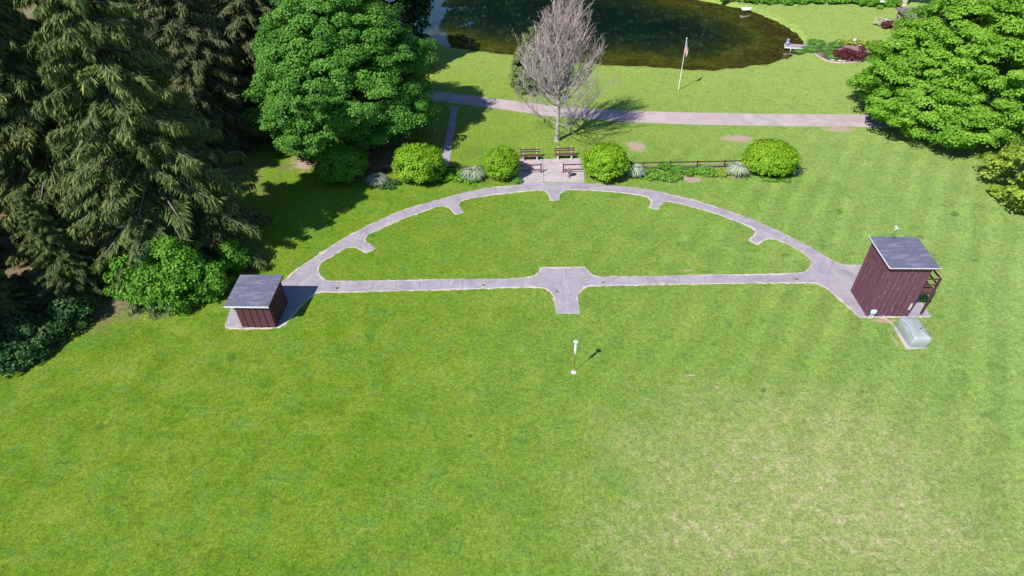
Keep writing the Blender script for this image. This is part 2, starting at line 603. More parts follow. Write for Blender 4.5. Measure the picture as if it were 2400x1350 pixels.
# ------------------------------------------------------------ ground, pond
def polysd(poly, X, Y):
    """signed distance to a polygon (inside negative)"""
    poly = np.array(poly)
    d = np.full(X.shape, 1e9)
    ins = np.zeros(X.shape, bool)
    for a, b in zip(poly, np.roll(poly, -1, 0)):
        ex, ey = b-a
        t = np.clip(((X-a[0])*ex+(Y-a[1])*ey)/(ex*ex+ey*ey), 0, 1)
        d = np.minimum(d, np.hypot(X-a[0]-t*ex, Y-a[1]-t*ey))
        c = ((a[1] > Y) != (b[1] > Y)) & (X < (b[0]-a[0])*(Y-a[1])/((b[1]-a[1]) if b[1] != a[1] else 1e-9)+a[0])
        ins ^= c
    return np.where(ins, -d, d)


def smoothpoly(P, it=2):
    P = np.array(P, float)
    for _ in range(it):
        Q = np.roll(P, -1, 0)
        P = np.stack([.75*P+.25*Q, .25*P+.75*Q], 1).reshape(-1, 2)
    return P


WZ = -0.32
pond_px = [(985, 97), (1060, 110), (1140, 124), (1200, 129), (1290, 139), (1400, 151), (1500, 157), (1600, 162), (1680, 165),
           (1750, 159), (1800, 150), (1850, 133), (1874, 120), (1884, 106), (1878, 93), (1866, 80), (1832, 58), (1790, 36), (1745, 21), (1700, 12), (1650, 3), (1600, -5)]
pond = [tuple(at(x, y, WZ)[:2]) for x, y in pond_px]
pond += [(12, 86), (-4, 88), (-22, 86), (-34, 80), (-38, 70), (-33, 60), (-27, 52.5)]
pond = smoothpoly(pond, 2)

fx = np.arange(-46, 46.01, .5)
fy = np.arange(38, 92.01, .5)
gx = np.concatenate([[-1500, -600, -250, -140, -100, -75, -60, -52], fx, [52, 60, 75, 100, 140, 250, 600, 1500]])
gy = np.concatenate([[-400, -150, -80, -50, -30, -15, 0, 10, 20, 28, 34], fy, [96, 102, 112, 130, 160, 220, 400, 800, 1800]])
X, Y = np.meshgrid(gx, gy)
SD = polysd(pond, X, Y)
wob = .22*np.sin(X*1.9+.7*np.sin(Y*1.3))+.16*np.sin(Y*2.3+X*.7)+.3*np.sin(X*.55+1.7*np.sin(Y*.31))+.16*np.random.default_rng(8).normal(size=X.shape)
t = np.clip((1.3-(SD+wob*.6))/2.6, 0, 1)
Z = np.where(SD < 1.4, WZ*2*(t*t*(3-2*t)) - np.clip(-(SD+1.3), 0, 3)*.35, 0.0)
nx, ny = len(gx), len(gy)
vs = np.stack([X, Y, Z], -1).reshape(-1, 3)
fs = [(j*nx+i, j*nx+i+1, (j+1)*nx+i+1, (j+1)*nx+i) for j in range(ny-1) for i in range(nx-1)]
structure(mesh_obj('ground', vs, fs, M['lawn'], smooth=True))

wx = np.arange(-42, 40.01, 1.0)
wy = np.arange(38, 92.01, 1.0)
X, Y = np.meshgrid(wx, wy)
SD = polysd(pond, X, Y)
nx, ny = len(wx), len(wy)
wo = mesh_obj('water', np.stack([X, Y, X*0+WZ], -1).reshape(-1, 3),
              [(j*nx+i, j*nx+i+1, (j+1)*nx+i+1, (j+1)*nx+i) for j in range(ny-1) for i in range(nx-1)
               if SD[j:j+2, i:i+2].min() < 2.5], M['water'])
a = wo.data.attributes.new('shore', 'FLOAT', 'POINT')
# the right-hand end is one broad shallow shelf
shelf = np.clip((X-14)/16, 0, 1)*3.0
a.data.foreach_set('value', np.clip(-SD-shelf, 0, 40).reshape(-1).astype(np.float32))
structure(wo)


# ------------------------------------------------------------ paths
def slab(name, loops, material, z=.02, depth=.06, extra=None):
    """flat slab from outlines (outer, holes...) with side faces; extra = [(quad pts, material index)]"""
    loops = [[Vector((p[0], p[1], 0)) for p in L] for L in loops]
    flat = [p for L in loops for p in L]
    tris = tessellate_polygon(loops)
    vs = [(p.x, p.y, z) for p in flat]
    fs = []
    for tr in tris:
        a, b, c = (flat[i] for i in tr)
        if (b-a).cross(c-a).z < 0:
            tr = (tr[0], tr[2], tr[1])
        fs.append(tuple(tr))
    nb = len(vs)
    vs += [(p.x, p.y, z-depth) for p in flat]
    k = 0
    for L in loops:
        nL = len(L)
        for i in range(nL):
            j = (i+1) % nL
            fs.append((k+i, k+j, nb+k+j, nb+k+i))
        k += nL
    fm = [0]*len(fs)
    for q, mi in (extra or []):
        b0 = len(vs)
        vs += [(p[0], p[1], z+.004) for p in q]
        fs.append((b0, b0+1, b0+2, b0+3))
        fm.append(mi)
    o = mesh_obj(name, vs, fs, material, fmats=fm)
    return structure(o)


def catmull(P, sub=3):
    out = []
    n = len(P)
    for i in range(n):
        p0, p1, p2, p3 = (np.array(P[(i+k-1) % n]) for k in range(4))
        a = (p1-p0)/(np.linalg.norm(p1-p0)+1e-9)
        b = (p2-p1)/(np.linalg.norm(p2-p1)+1e-9)
        c = (p3-p2)/(np.linalg.norm(p3-p2)+1e-9)
        sharp1, sharp2 = a.dot(b) < .62, b.dot(c) < .62
        L = np.linalg.norm(p2-p1)
        m1 = b*L if sharp1 else (p2-p0)/(np.linalg.norm(p2-p0)+1e-9)*L
        m2 = b*L if sharp2 else (p3-p1)/(np.linalg.norm(p3-p1)+1e-9)*L
        for s in range(sub):
            t = s/sub
            h = 2*t**3-3*t*t+1, t**3-2*t*t+t, -2*t**3+3*t*t, t**3-t*t
            q = h[0]*p1+h[1]*m1+h[2]*p2+h[3]*m2
            out.append((q[0], q[1]))
    return out


outer_px = [(700, 629), (735.5, 605.5), (789, 569), (822, 550), (849, 535.5), (882, 520), (920, 503), (967, 485.5), (1012, 473), (1048, 462), (1089, 452), (1136, 442.6), (1183, 437), (1215, 435.5), (1248, 431.5), (1275, 429.5), (1314, 429), (1373, 431), (1411, 434.5), (1455, 437), (1508, 443.5), (1550, 451), (1587, 460), (1630, 470.6), (1680, 486), (1725, 501), (1771, 518), (1826, 543), (1894, 577), (1949, 610), (1969, 618), (1988, 622.7), (2015, 622), (2100, 622), (2118, 640), (2154.6, 704), (2182, 742), (2124, 743), (2028.6, 744.5), (2013.5, 744), (1950.5, 687.7), (1930, 672), (1907.7, 664), (1880, 663), (1800, 663.6), (1640, 665), (1500, 668.7), (1413, 670), (1380, 671), (1366, 677), (1355, 687.7), (1355, 706.6), (1358, 735.5), (1303, 735.5), (1299.5, 702), (1296, 691), (1285, 679.4), (1268.7, 674), (1200, 674.6), (1060, 678.8), (872, 683), (791, 685), (752.4, 684.6), (739, 688.4), (722, 702), (700, 724), (680, 748), (660, 765.6), (646.7, 769), (560, 770), (529, 769), (528, 762), (538, 735), (550, 705), (580, 680), (640, 668), (656, 665.5)]
inner_px = [(791, 659.5), (764, 657.6), (754.4, 650), (745.7, 642), (746.7, 630.7), (752.4, 619), (760, 611.4), (779.4, 600), (800.6, 586.4), (814, 581), (827.5, 579.6), (839, 581.5), (848.7, 587.3), (859, 593), (879.5, 581.5), (868, 574.8), (858.4, 568), (856, 562), (858.4, 555.5), (864, 549.8), (872, 545), (891, 537), (910, 527.5), (949, 511), (987, 498), (1016, 488), (1030, 484), (1042, 483.5), (1053, 487.6), (1060, 494), (1068, 502), (1085.6, 497.7), (1080, 490), (1075.5, 479), (1081, 472), (1096, 467.5), (1147.5, 458.5), (1200, 452), (1259, 446), (1275, 447.5), (1283, 453), (1287.7, 461), (1289, 470), (1311.4, 470), (1310.6, 457.7), (1314.6, 450.6), (1325.7, 445.5), (1354, 445), (1433, 450), (1503, 458.5), (1517.5, 463), (1525.6, 469.4), (1527.5, 475.6), (1521, 487), (1541, 492), (1547.5, 481), (1553.7, 475.5), (1565, 473), (1580, 474), (1630, 487), (1680, 501), (1711, 513.3), (1746.7, 527.6), (1761, 533.8), (1769, 541.8), (1769.8, 548), (1764.4, 554), (1753.8, 563), (1775, 573.4), (1785.8, 565), (1796.4, 561), (1810.7, 560), (1833.8, 567), (1862, 581), (1880, 591), (1894, 603), (1900.4, 613), (1900.4, 623.5), (1894, 632.4), (1885, 638), (1860, 641.3), (1640, 645), (1500, 648.6), (1411, 649.3), (1399, 648.6), (1387, 643.8), (1375.4, 632), (1371.8, 626), (1265, 627), (1264, 635.5), (1254.5, 646), (1240, 651), (1200, 653.3), (1060, 655.4)]
outer = catmull([xy(*p) for p in outer_px])
inner = catmull([xy(*p) for p in inner_px])


def strip(p, q, wd):
    p, q = Vector(xy(*p)), Vector(xy(*q))
    d = (q-p).normalized()
    s = Vector((-d.y, d.x))*wd/2
    p, q = p+d*.06, q-d*.06
    return [p-s, q-s, q+s, p+s]


joints = []
for a, b in (((791, 659), (786, 685)), ((1133, 654), (1133, 677)), ((1231, 651), (1231, 674)), ((1412, 649), (1416, 670)), ((1511, 648), (1515, 669)), ((1862, 641), (1872, 664)),
             ((735, 606), (760, 612)), ((849, 535), (869, 546)), ((1089, 452), (1096, 467)), ((1508, 443), (1504, 459)), ((1894, 577), (1880, 590)), ((1988, 623), (2004, 645)), ((1950, 688), (1996, 686)),
             ((1275, 429), (1273, 447)), ((1320, 626), (1331, 735))):
    joints.append((strip(a, b, .055), 1))
for x in (875, 930, 985, 1035, 1085, 1590, 1650, 1715, 1780):
    f = (x-791)/(1862-791)
    joints.append((strip((x, 659.5-f*17.5), (x+(x-1200)*.012, 684.5-f*20.5), .022), 2))
for a, b in (((1340, 430), (1341, 445)), ((1587, 461), (1581, 474)), ((1678, 486), (1672, 499)), ((1771, 520), (1764, 536)), ((1848, 553), (1835, 567)), ((942, 494), (955, 509)), ((1008, 474), (1018, 487)), ((1160, 440), (1163, 457)), ((1303, 716), (1357, 716)), ((1940, 646), (1955, 610))):
    joints.append((strip(a, b, .022), 2))
slab('path', [outer, inner], [M['concrete'], M['joint'], M['crack']], .022, .06, joints)

# the dry fringe of straw-coloured turf along the concrete
rng = np.random.default_rng(3)
fv, ff = [], []
for L, sgn in ((outer, 1), (inner, 1)):
    L = np.array(L)
    area = .5*np.sum(L[:, 0]*np.roll(L[:, 1], -1)-np.roll(L[:, 0], -1)*L[:, 1])
    seg = []
    for a, b in zip(L, np.roll(L, -1, 0)):
        k = max(1, int(np.hypot(*(b-a))/.22))
        seg += [a+(b-a)*i/k for i in range(k)]
    L = np.array(seg)
    T = np.roll(L, -1, 0)-np.roll(L, 1, 0)
    T /= np.linalg.norm(T, axis=1)[:, None]+1e-9
    nrm = np.stack([T[:, 1], -T[:, 0]], 1)*(1 if area > 0 else -1)
    if L is not None and sgn and len(ff):
        nrm = -nrm
    wdt = np.maximum(.004, .02+.045*rng.normal(size=len(L)))+.06*np.maximum(0, np.sin(np.arange(len(L))*.21+rng.random()))
    k0 = len(fv)
    for p, q, ww in zip(L, nrm, wdt):
        iw = max(.004, .035+.05*math.sin(len(fv)*.037)+.045*rng.normal())
        fv.append((p[0]-q[0]*iw, p[1]-q[1]*iw, .027))
        fv.append((p[0]+q[0]*.004, p[1]+q[1]*.004, .027))
        fv.append((p[0]+q[0]*ww, p[1]+q[1]*ww, .008))
    for i in range(len(L)):
        j = (i+1) % len(L)
        ff.append((k0+3*i, k0+3*j, k0+3*j+1, k0+3*i+1))
        ff.append((k0+3*i+1, k0+3*j+1, k0+3*j+2, k0+3*i+2))
structure(mesh_obj('path_edge', fv, ff, [M['palerim'], M['edge']], fmats=[0, 1]*(len(ff)//2)))

# patio, straight walk, walk behind the fence, gravel road
slab('patio', [[xy(*p) for p in ((1214, 434), (1217, 374), (1368, 371), (1370, 429), (1314, 426.5), (1275, 427))]], [M['concrete2'], M['joint'], M['crack']], .014, .05,
     [(strip((1275, 428), (1272, 376), .05), 2), (strip((1315, 428), (1311, 376), .05), 1), (strip((1218, 384), (1367, 381), .03), 2)])
slab('walk', [[xy(*p) for p in ((1058, 251), (1074, 250.5), (1051, 393), (1031, 393))]], [M['concrete'], M['crack']], .014, .05,
     [(strip((1049, 290), (1066, 290), .02), 1), (strip((1043, 330), (1061, 330), .02), 1)])
slab('walk_by_fence', [[xy(*p) for p in ((1478, 391.5), (1712, 385.5), (1712, 390), (1478, 396.5))]], [M['concrete']], .014, .05)
road_n = [(560, 190), (800, 203), (1034, 215), (1160, 231), (1290, 248), (1400, 256), (1500, 260.5), (1640, 264.5), (1800, 267), (2010, 268), (2200, 273), (2420, 281), (2700, 292)]
road_f = [(2700, 324), (2420, 311), (2200, 302), (2010, 297), (1800, 295), (1640, 292.5), (1500, 287.5), (1400, 281), (1290, 272), (1160, 254), (1034, 238), (800, 226), (560, 212)]
slab('road', [[xy(*p) for p in road_n+road_f]], [M['gravel']], .016, .05)
slab('slab_by_tower', [[xy(*p) for p in ((2093, 768), (2113, 764), (2173, 817), (2124, 819))]], [M['concrete2']], .03, .06)

# ------------------------------------------------------------ low trap house (left)
def local(o, p):
    return Vector(p)-Vector(o.location)


def roof_slab(name, c4, thick, material, parent, mb_extra=None):
    """c4: four corner points (top face, counter-clockwise)"""
    vs = [Vector(p) for p in c4]+[Vector(p)-Vector((0, 0, thick)) for p in c4]
    fs = [(0, 1, 2, 3), (7, 6, 5, 4)]+[(i, i+4, (i+1) % 4+4, (i+1) % 4) for i in range(4)]
    return mesh_obj(name, vs, fs, material, parent)


def low_house():
    ox, oy = -20.07, -1.05
    t = thing('trap_house', 'low maroon board shed with a flat slate-blue roof beside the spruces', 'shed', (ox, oy, 0.022))
    hx, hy = 1.08, 1.2
    zf, zb = 1.85, 2.06
    b = MB()
    for (p, q) in (((-hx, -hy), (hx, -hy)), ((hx, -hy), (hx, hy)), ((hx, hy), (-hx, hy)), ((-hx, hy), (-hx, -hy))):
        za = zf if p[1] < 0 else zb
        zc = zf if q[1] < 0 else zb
        b.add([(p[0], p[1], 0), (q[0], q[1], 0), (q[0], q[1], zc), (p[0], p[1], za)], [(0, 1, 2, 3)])
    b.build('wall', M['boards'], t)
    for i in range(4):
        x = -hx+.43*(i+1)
        MB().box((x, -hy-.012, zf/2-.01), (.03, .024, zf-.03)).build('batten', M['darkbatten'], t)
    for i in range(5):
        y = -hy+.4*(i+1)
        MB().box((hx+.014, y, zf/2), (.028, .05, zf-.04)).build('batten', M['darkbatten'], t)
    r = roof_slab('roof', [(-hx-.48, -hy-.22, zf+.10), (hx+.14, -hy-.22, zf+.10), (hx+.12, hy+.25, zb+.10), (-hx-.50, hy+.25, zb+.10)], .05, M['shingle'], t)
    MB().box((-.17, -hy-.235, zf+.055), (2*hx+.62, .028, .10)).build('fascia', M['trim'], r)
    MB().box((hx+.155, .015, zf+.185), (.028, 2*hy+.44, .09), rot=Matrix.Rotation(math.atan2(.21, 2.87), 3, 'X')).build('fascia', M['brown'], r)
    MB().box((-hx-.12, -hy+.25, 1.32), (.22, .42, .2), bev=.02).build('chute_box', M['metal'], t)
    MB().box((hx+.02, .35, 1.0), (.03, .8, 1.75)).build('door', M['boards'], t)


def boards_dark():
    M['darkbatten'] = simple('dark_gap_batten', (.045, .016, .022), .8, .2, 4)


boards_dark()
low_house()


# ------------------------------------------------------------ high trap house (right)
def high_house():
    ox, oy = 19.56, .68
    t = thing('trap_tower', 'tall worn maroon board tower with flat slate-blue roof and side platform', 'tower', (ox, oy, 0.022))
    hx, hy = 1.25, 1.24
    zf, zb = 3.84, 3.98
    b = MB()
    for (p, q) in (((-hx, -hy), (hx, -hy)), ((hx, -hy), (hx, hy)), ((hx, hy), (-hx, hy)), ((-hx, hy), (-hx, -hy))):
        za = zf if p[1] < 0 else zb
        zc = zf if q[1] < 0 else zb
        b.add([(p[0], p[1], 0), (q[0], q[1], 0), (q[0], q[1], zc), (p[0], p[1], za)], [(0, 1, 2, 3)])
    b.build('wall', M['boards_worn'], t)
    g = MB()
    for i in range(1, 8):
        x = -hx+2*hx*i/8
        g.box((x, -hy-.004, zf/2), (.016, .012, zf-.04))
    for i in range(1, 6):
        y = -hy+2*hy*i/6
        g.box((-hx-.004, y, zf/2), (.012, .016, zf-.04))
    g.build('board_seams', M['darkbatten'], t)
    MB().box((-hx-.02, -hy-.01, zf/2), (.05, .07, zf-.02)).build('corner_board', M['boards_worn'], t)
    MB().box((hx+.005, -hy-.015, zf/2), (.06, .05, zf-.02)).build('corner_board', M['boards_worn'], t)
    r = roof_slab('roof', [(-hx-.10, -hy-.20, zf+.12), (hx+.33, -hy-.20, zf+.12), (hx+.36, hy+.34, zb+.14), (-hx-.10, hy+.34, zb+.14)], .06, M['shingle'], t)
    MB().box((.115, -hy-.214, zf+.07), (2*hx+.43, .028, .11)).build('fascia', M['brown'], r)
    MB().box((.115, -hy-.222, zf+.121), (2*hx+.46, .045, .03)).build('edge_strip', M['trim'], r)
    ang = math.atan2(.16, 2*hy+.54)
    MB().box((-hx-.114, .07, zf+.08+.08), (.028, 2*hy+.54, .11), rot=Matrix.Rotation(ang, 3, 'X')).build('fascia', M['brown'], r)
    MB().box((-hx-.122, .07, zf+.134+.08), (.045, 2*hy+.56, .03), rot=Matrix.Rotation(ang, 3, 'X')).build('edge_strip', M['trim'], r)
    # trap flap on the left wall
    fl = MB()
    fl.box((-hx-.012, .25, 3.05), (.03, .62, .66))
    fl.build('trap_flap', M['boards_worn'], t)
    MB().box((-hx-.04, .25, 3.42), (.05, .74, .05)).build('flap_hinge_rail', M['brown'], t)
    # pale bare patch low on the right corner
    MB().box((hx-.09, -hy-.012, .82), (.13, .012, .52)).build('bare_patch', M['support'], t)
    # platform on the right side
    d = thing_child('platform', t)
    dz = 1.88
    y0, y1 = -hy+.22, hy-.25
    pl = MB()
    k = 7
    for i in range(k):
        y = y0+(y1-y0)*(i+.5)/k
        pl.box((hx+.56, y, dz), (1.08, (y1-y0)/k-.03, .04))
    pl.build('deck', M['plank'], d)
    MB().box((hx+.56, y0-.02, dz-.12), (1.12, .05, .2)).build('beam', M['brown'], d)
    MB().box((hx+.56, y1+.02, dz-.12), (1.12, .05, .2)).build('beam', M['brown'], d)
    MB().box((hx+1.10, (y0+y1)/2, dz-.10), (.05, y1-y0, .18)).build('beam', M['brown'], d)
    for (px, py, top) in ((hx+1.0, y0+.02, 2.85), (hx+1.0, y1-.02, 2.85)):
        MB().box((px, py, top/2), (.11, .11, top)).build('post', M['brown'], d)
    for z in (2.38, 2.83):
        MB().box((hx+1.03, (y0+y1)/2, z), (.05, y1-y0+.1, .1)).build('rail', M['brown'], d)
    for z in (2.38, 2.83):
        MB().box((hx+.5, y0-.01, z), (1.02, .05, .09)).build('rail', M['brown'], d)
    MB().box((hx+.03, .3, 2.9), (.04, .75, 1.75)).build('door', M['brown'], t)
    # weather vane
    v = thing('weather_vane', 'white bird-shaped weather vane on a thin mast on the tower roof', 'weather vane', (ox-.05, oy+hy+.08, zb+.15))
    v.scale = (.8, .8, .9)
    MB().tube([(0, 0, 0), (0, 0, .82)], .012, 6).build('mast', M['darkmetal'], v)
    a_ = MB()
    a_.tube([(-.17, 0, .36), (.17, 0, .36)], .012, 5).tube([(0, -.17, .36), (0, .17, .36)], .012, 5)
    for q in ((-.19, 0), (.19, 0), (0, -.19), (0, .19)):
        a_.box((q[0], q[1], .36), (.05, .05, .07))
    a_.build('compass_arms', M['darkmetal'], v)
    bd = MB()
    bd.tube([(-.20, 0, .80), (-.08, 0, .82), (.04, 0, .84), (.15, 0, .90), (.19, 0, .90)], [.01, .05, .055, .03, .006], 8)
    bd.add([(-.06, .02, .84), (.07, .02, .86), (.02, .24, 1.0), (-.1, .22, .98)], [(0, 1, 2, 3)])
    bd.add([(-.06, -.02, .84), (.07, -.02, .86), (.02, -.24, 1.0), (-.1, -.22, .98)], [(3, 2, 1, 0)])
    bd.build('bird', M['vanemetal'], v)


def thing_child(name, parent):
    o = bpy.data.objects.new(name, None)
    COL.objects.link(o)
    o.parent = parent
    o.empty_display_size = .2
    return o


high_house()

# utility pedestal and conduit
p = at(2040, 744)
t = thing('utility_pedestal', 'small pale blue utility box on two white legs by the tower wall', 'utility box', (p.x-.02, p.y-.07, 0))
MB().box((0, 0, .55), (.30, .16, .24), bev=.03).build('enclosure', M['util'], t)
for s in (-.07, .07):
    MB().tube([(s, 0, 0), (s, 0, .45)], .024, 8).build('leg', M['white'], t)
p0, p1 = at(2068, 741), at(2098, 768)
t = MB()
base = Vector((p0.x, p0.y+.02, 0))
q = Vector((p1.x, p1.y, 0))-base
t.tube([(0, .03, .22), (0, -.02, .1), (.03, -.09, .03), q*.35+Vector((0, 0, .03)), q*.7+Vector((.05, 0, .03)), q+Vector((0, 0, .03))], .022, 6)
o = t.build('conduit_pipe', M['conduit'])
o.location = base
tag(o, 'thin grey pipe curving over the grass from the tower to the grey covered unit', 'pipe')


# covered unit on its slab
def covered_unit():
    c = (at(2102, 768)+at(2166, 812)+at(2134, 814))/3
    t = thing('covered_generator', 'boxy unit under a fitted grey-green cover on a slab below the tower', 'covered machine', (20.2, -2.43, .03), R(-1))
    vs, fs = [], []
    rings = [(0.0, .50, .92), (.12, .53, .95), (.45, .56, .985), (.68, .545, .97), (.76, .51, .935), (.81, .42, .85), (.825, .10, .3)]
    seg = 32
    rnd = random.Random(5)
    for (z, a, b) in rings:
        for k in range(seg):
            th = 2*math.pi*k/seg
            cx, sx = math.cos(th), math.sin(th)
            e = .19
            x = a*math.copysign(abs(cx)**e, cx)
            y = b*math.copysign(abs(sx)**e, sx)
            j = 1+.012*math.sin(th*9+z*7)+rnd.uniform(-.004, .004)
            vs.append((x*j, y*j, z+.012*math.sin(th*5)))
    for i in range(len(rings)-1):
        for k in range(seg):
            k2 = (k+1) % seg
            fs.append((i*seg+k, i*seg+k2, (i+1)*seg+k2, (i+1)*seg+k))
    fs.append(tuple((len(rings)-1)*seg+k for k in range(seg)))
    mesh_obj('cover', vs, fs, M['tarp'], t, smooth=True)
    s = MB()
    s.tube([(-.535, -.93, .68), (-.50, -.3, .80), (-.50, .3, .80), (-.535, .93, .68)], .013, 5)
    s.build('seam', M['darkseam'], t)
    MB().box((.22, -.12, .86), (.16, .05, .03), rz=.5).build('strap', M['darkmetal'], t)


M['darkseam'] = simple('dark_seam', (.12, .15, .15), .7, .2, 4)
covered_unit()

# ------------------------------------------------------------ stake with spinner
p = at(1345, 872)
t = thing('spinner_stake', 'thin rusty stake with a white disc and pastel spinner standing in the lawn', 'garden stake', (p.x, p.y, 0))
MB().tube([(0, 0, -.02), (0, 0, 2.45)], .017, 6).build('rod', M['rust'], t)
MB().lathe([(.01, 2.44), (.12, 2.45), (.16, 2.475), (.13, 2.50), (.05, 2.525), (.01, 2.53)]).build('disc', M['vanemetal'], t, True)
sp = MB()
sp.lathe([(.015, 2.32), (.05, 2.24), (.075, 2.08), (.07, 1.95), (.085, 1.85), (.065, 1.70), (.03, 1.58), (.04, 1.50), (.015, 1.44)], seg=10)
mm, n, b = mat('pastel_spinner')
n.links.new(ramp(n, noise(n, objco(n), 7, 2), [(.36, (.55, .70, .85)), (.48, (.85, .85, .9)), (.58, (.75, .50, .72)), (.68, (.35, .55, .80))]), b.inputs['Base Color'])
b.inputs['Roughness'].default_value = .4
sp.build('spinner', mm, t, True)
MB().lathe([(.17, 0), (.16, .04), (.10, .06), (.02, .07)], seg=9).build('footing', M['support'], t)

# ------------------------------------------------------------ flagpole
p = at(1590, 211)
t = thing('flagpole', 'white flagpole on the lawn by the pond', 'flagpole', (p.x, p.y, 0))
MB().tube([(0, 0, -.02), (0, 0, 5.5)], [.045, .028], 8).build('pole', M['white'], t)
MB().lathe([(.01, 5.48), (.06, 5.52), (.075, 5.57), (.05, 5.62), (.01, 5.64)], seg=10).build('finial', M['white'], t, True)
MB().box((.05, 0, 1.2), (.05, .05, .16)).build('cleat', M['metal'], t)
nu, nv = 26, 22
vs, fs, uv = [], [], []
for i in range(nu):
    u = i/(nu-1)
    for j in range(nv):
        v = j/(nv-1)
        x = .04+.30*v**.8*(.55+.45*math.sin(u*2.2+.6))+.03*math.sin(v*9+u*3)
        y = .10*math.sin(v*10+u*2.5)*v**.5
        z = 5.32-1.15*u-.78*v**1.15*(1-.15*u)
        vs.append((x, y, z))
        uv.append((v, u))
for i in range(nu-1):
    for j in range(nv-1):
        fs.append((i*nv+j, i*nv+j+1, (i+1)*nv+j+1, (i+1)*nv+j))
mm, n, b = mat('striped_flag_cloth')
ua = N(n, 'ShaderNodeUVMap', uv_map='uv').outputs[0]
sx = N(n, 'ShaderNodeSeparateXYZ')
n.links.new(ua, sx.inputs[0])
stp = math_(n, 'GREATER_THAN', math_(n, 'MODULO', math_(n, 'MULTIPLY', sx.outputs['Y'], 6.5), 1.0), .5)
c = mix(n, stp, (.55, .02, .05), (.80, .78, .80))
can = math_(n, 'MULTIPLY', math_(n, 'LESS_THAN', sx.outputs['X'], .42), math_(n, 'LESS_THAN', sx.outputs['Y'], .54))
vo = N(n, 'ShaderNodeTexVoronoi')
vo.inputs['Scale'].default_value = 11
vo.inputs['Randomness'].default_value = .15
n.links.new(ua, vo.inputs['Vector'])
st = math_(n, 'LESS_THAN', vo.outputs['Distance'], .33)
c = mix(n, can, c, mix(n, st, (.05, .05, .28), (.80, .80, .85)))
n.links.new(c, b.inputs['Base Color'])
b.inputs['Roughness'].default_value = .7
fo = mesh_obj('flag', vs, fs, mm, smooth=True)
ul = fo.data.uv_layers.new(name='uv')
for li, l in enumerate(fo.data.loops):
    ul.data[li].uv = uv[l.vertex_index]
fo.location = (p.x, p.y, 0)
tag(fo, 'limp red, white and blue striped flag hanging on the white pole by the pond', 'flag')


# ------------------------------------------------------------ benches
def bench(px, py, px2, py2, label):
    a, b = at(px, py), at(px2, py2)
    c = (a+b)/2
    t = thing('park_bench', label, 'bench', (c.x, c.y, .016), math.atan2(b.y-a.y, b.x-a.x), 'benches on the patio')
    L = 1.85
    s = MB()
    for y in (-.19, -.03, .13):
        s.box((0, y, .45), (L, .145, .045), bev=.008)
    s.build('seat', M['plank'], t)
    for z, y in ((.67, .30), (.86, .35)):
        MB().box((0, y-.045, z), (L, .04, .125), bev=.008).build('back_slat', M['plank'], t)
    for x in (-.62, .62):
        q = MB()
        q.box((x, .0, .21), (.13, .42, .42), bev=.02)
        q.box((x, -.16, .05), (.15, .18, .1), bev=.02)
        q.add([(x-.055, .22, .30), (x+.055, .22, .30), (x+.055, .34, .30), (x-.055, .34, .30),
               (x-.05, .33, .98), (x+.05, .33, .98), (x+.05, .42, .98), (x-.05, .42, .98)],
              [(0, 1, 5, 4), (1, 2, 6, 5), (2, 3, 7, 6), (3, 0, 4, 7), (4, 5, 6, 7)])
        q.build('support', M['support'], t)


bench(1222, 375, 1263, 374, 'brown plank bench with pale supports, nearer the small round shrub')
bench(1303, 372, 1343, 371, 'brown plank bench with pale supports, nearer the large shrub right of the patio')


# ------------------------------------------------------------ fences
def fence(label, pts, h, rails, posts=None, wd=.1, top=None):
    """pts: post feet along the line"""
    a = pts[0]
    t = thing('rail_fence', label, 'fence', (a.x, a.y, 0))
    rel = [p-a for p in pts]
    for i in (posts if posts is not None else range(len(rel))):
        MB().box((rel[i].x, rel[i].y, h/2), (wd, wd, h), bev=.006).build('post', M['brown'], t)
    for z in rails:
        d = rel[-1]-rel[0]
        c = (rel[-1]+rel[0])/2
        L = d.length
        ang = math.atan2(d.y, d.x)
        off = Vector((-math.sin(ang), math.cos(ang), 0))*.0
        MB().box((c.x+off.x, c.y+off.y-.065, z), (L+.1, .04, .1), rz=ang).build('rail', M['brown'], t)
    return t


fence('short dark maroon fence at the left of the patio, behind the small round shrub', [at(1140, 409.5), at(1203, 407), at(1268, 405)], .92, (.34, .82))
fence('short dark maroon fence at the right of the patio, left of the large shrub', [at(1320, 405), at(1372, 403.5), at(1430, 401.5)], .92, (.34, .82))
fence('long dark maroon rail fence behind the flower bed, ending at the oval shrub', [at(1444, 396.5), at(1507, 395), at(1570, 393.5), at(1633, 392), at(1697, 391), at(1760, 390)], .66, (.10, .60))
fence('low dark fence in deep shade between the shaded shrub and the bright round shrub', [at(838, 406), at(905, 404), at(970, 401)], .75, (.24, .66))
fence('low dark rail between the bright round shrub and the small shrub by the patio', [at(1010, 398), at(1080, 397.5), at(1150, 397)], .36, (.30,))

# ash urn on pedestal
p = at(1334, 415)
t = thing('ash_urn', 'brown pedestal urn with a wide round bowl standing on the patio', 'urn', (p.x, p.y, .014))
MB().lathe([(.15, 0), (.15, .03), (.075, .07), (.075, .42), (.09, .46)], seg=14).build('pedestal', M['urn'], t, False)
MB().lathe([(.08, .45), (.22, .50), (.255, .58), (.25, .70), (.215, .725), (.19, .69), (.02, .68)], seg=18).build('bowl', M['urn'], t, True)

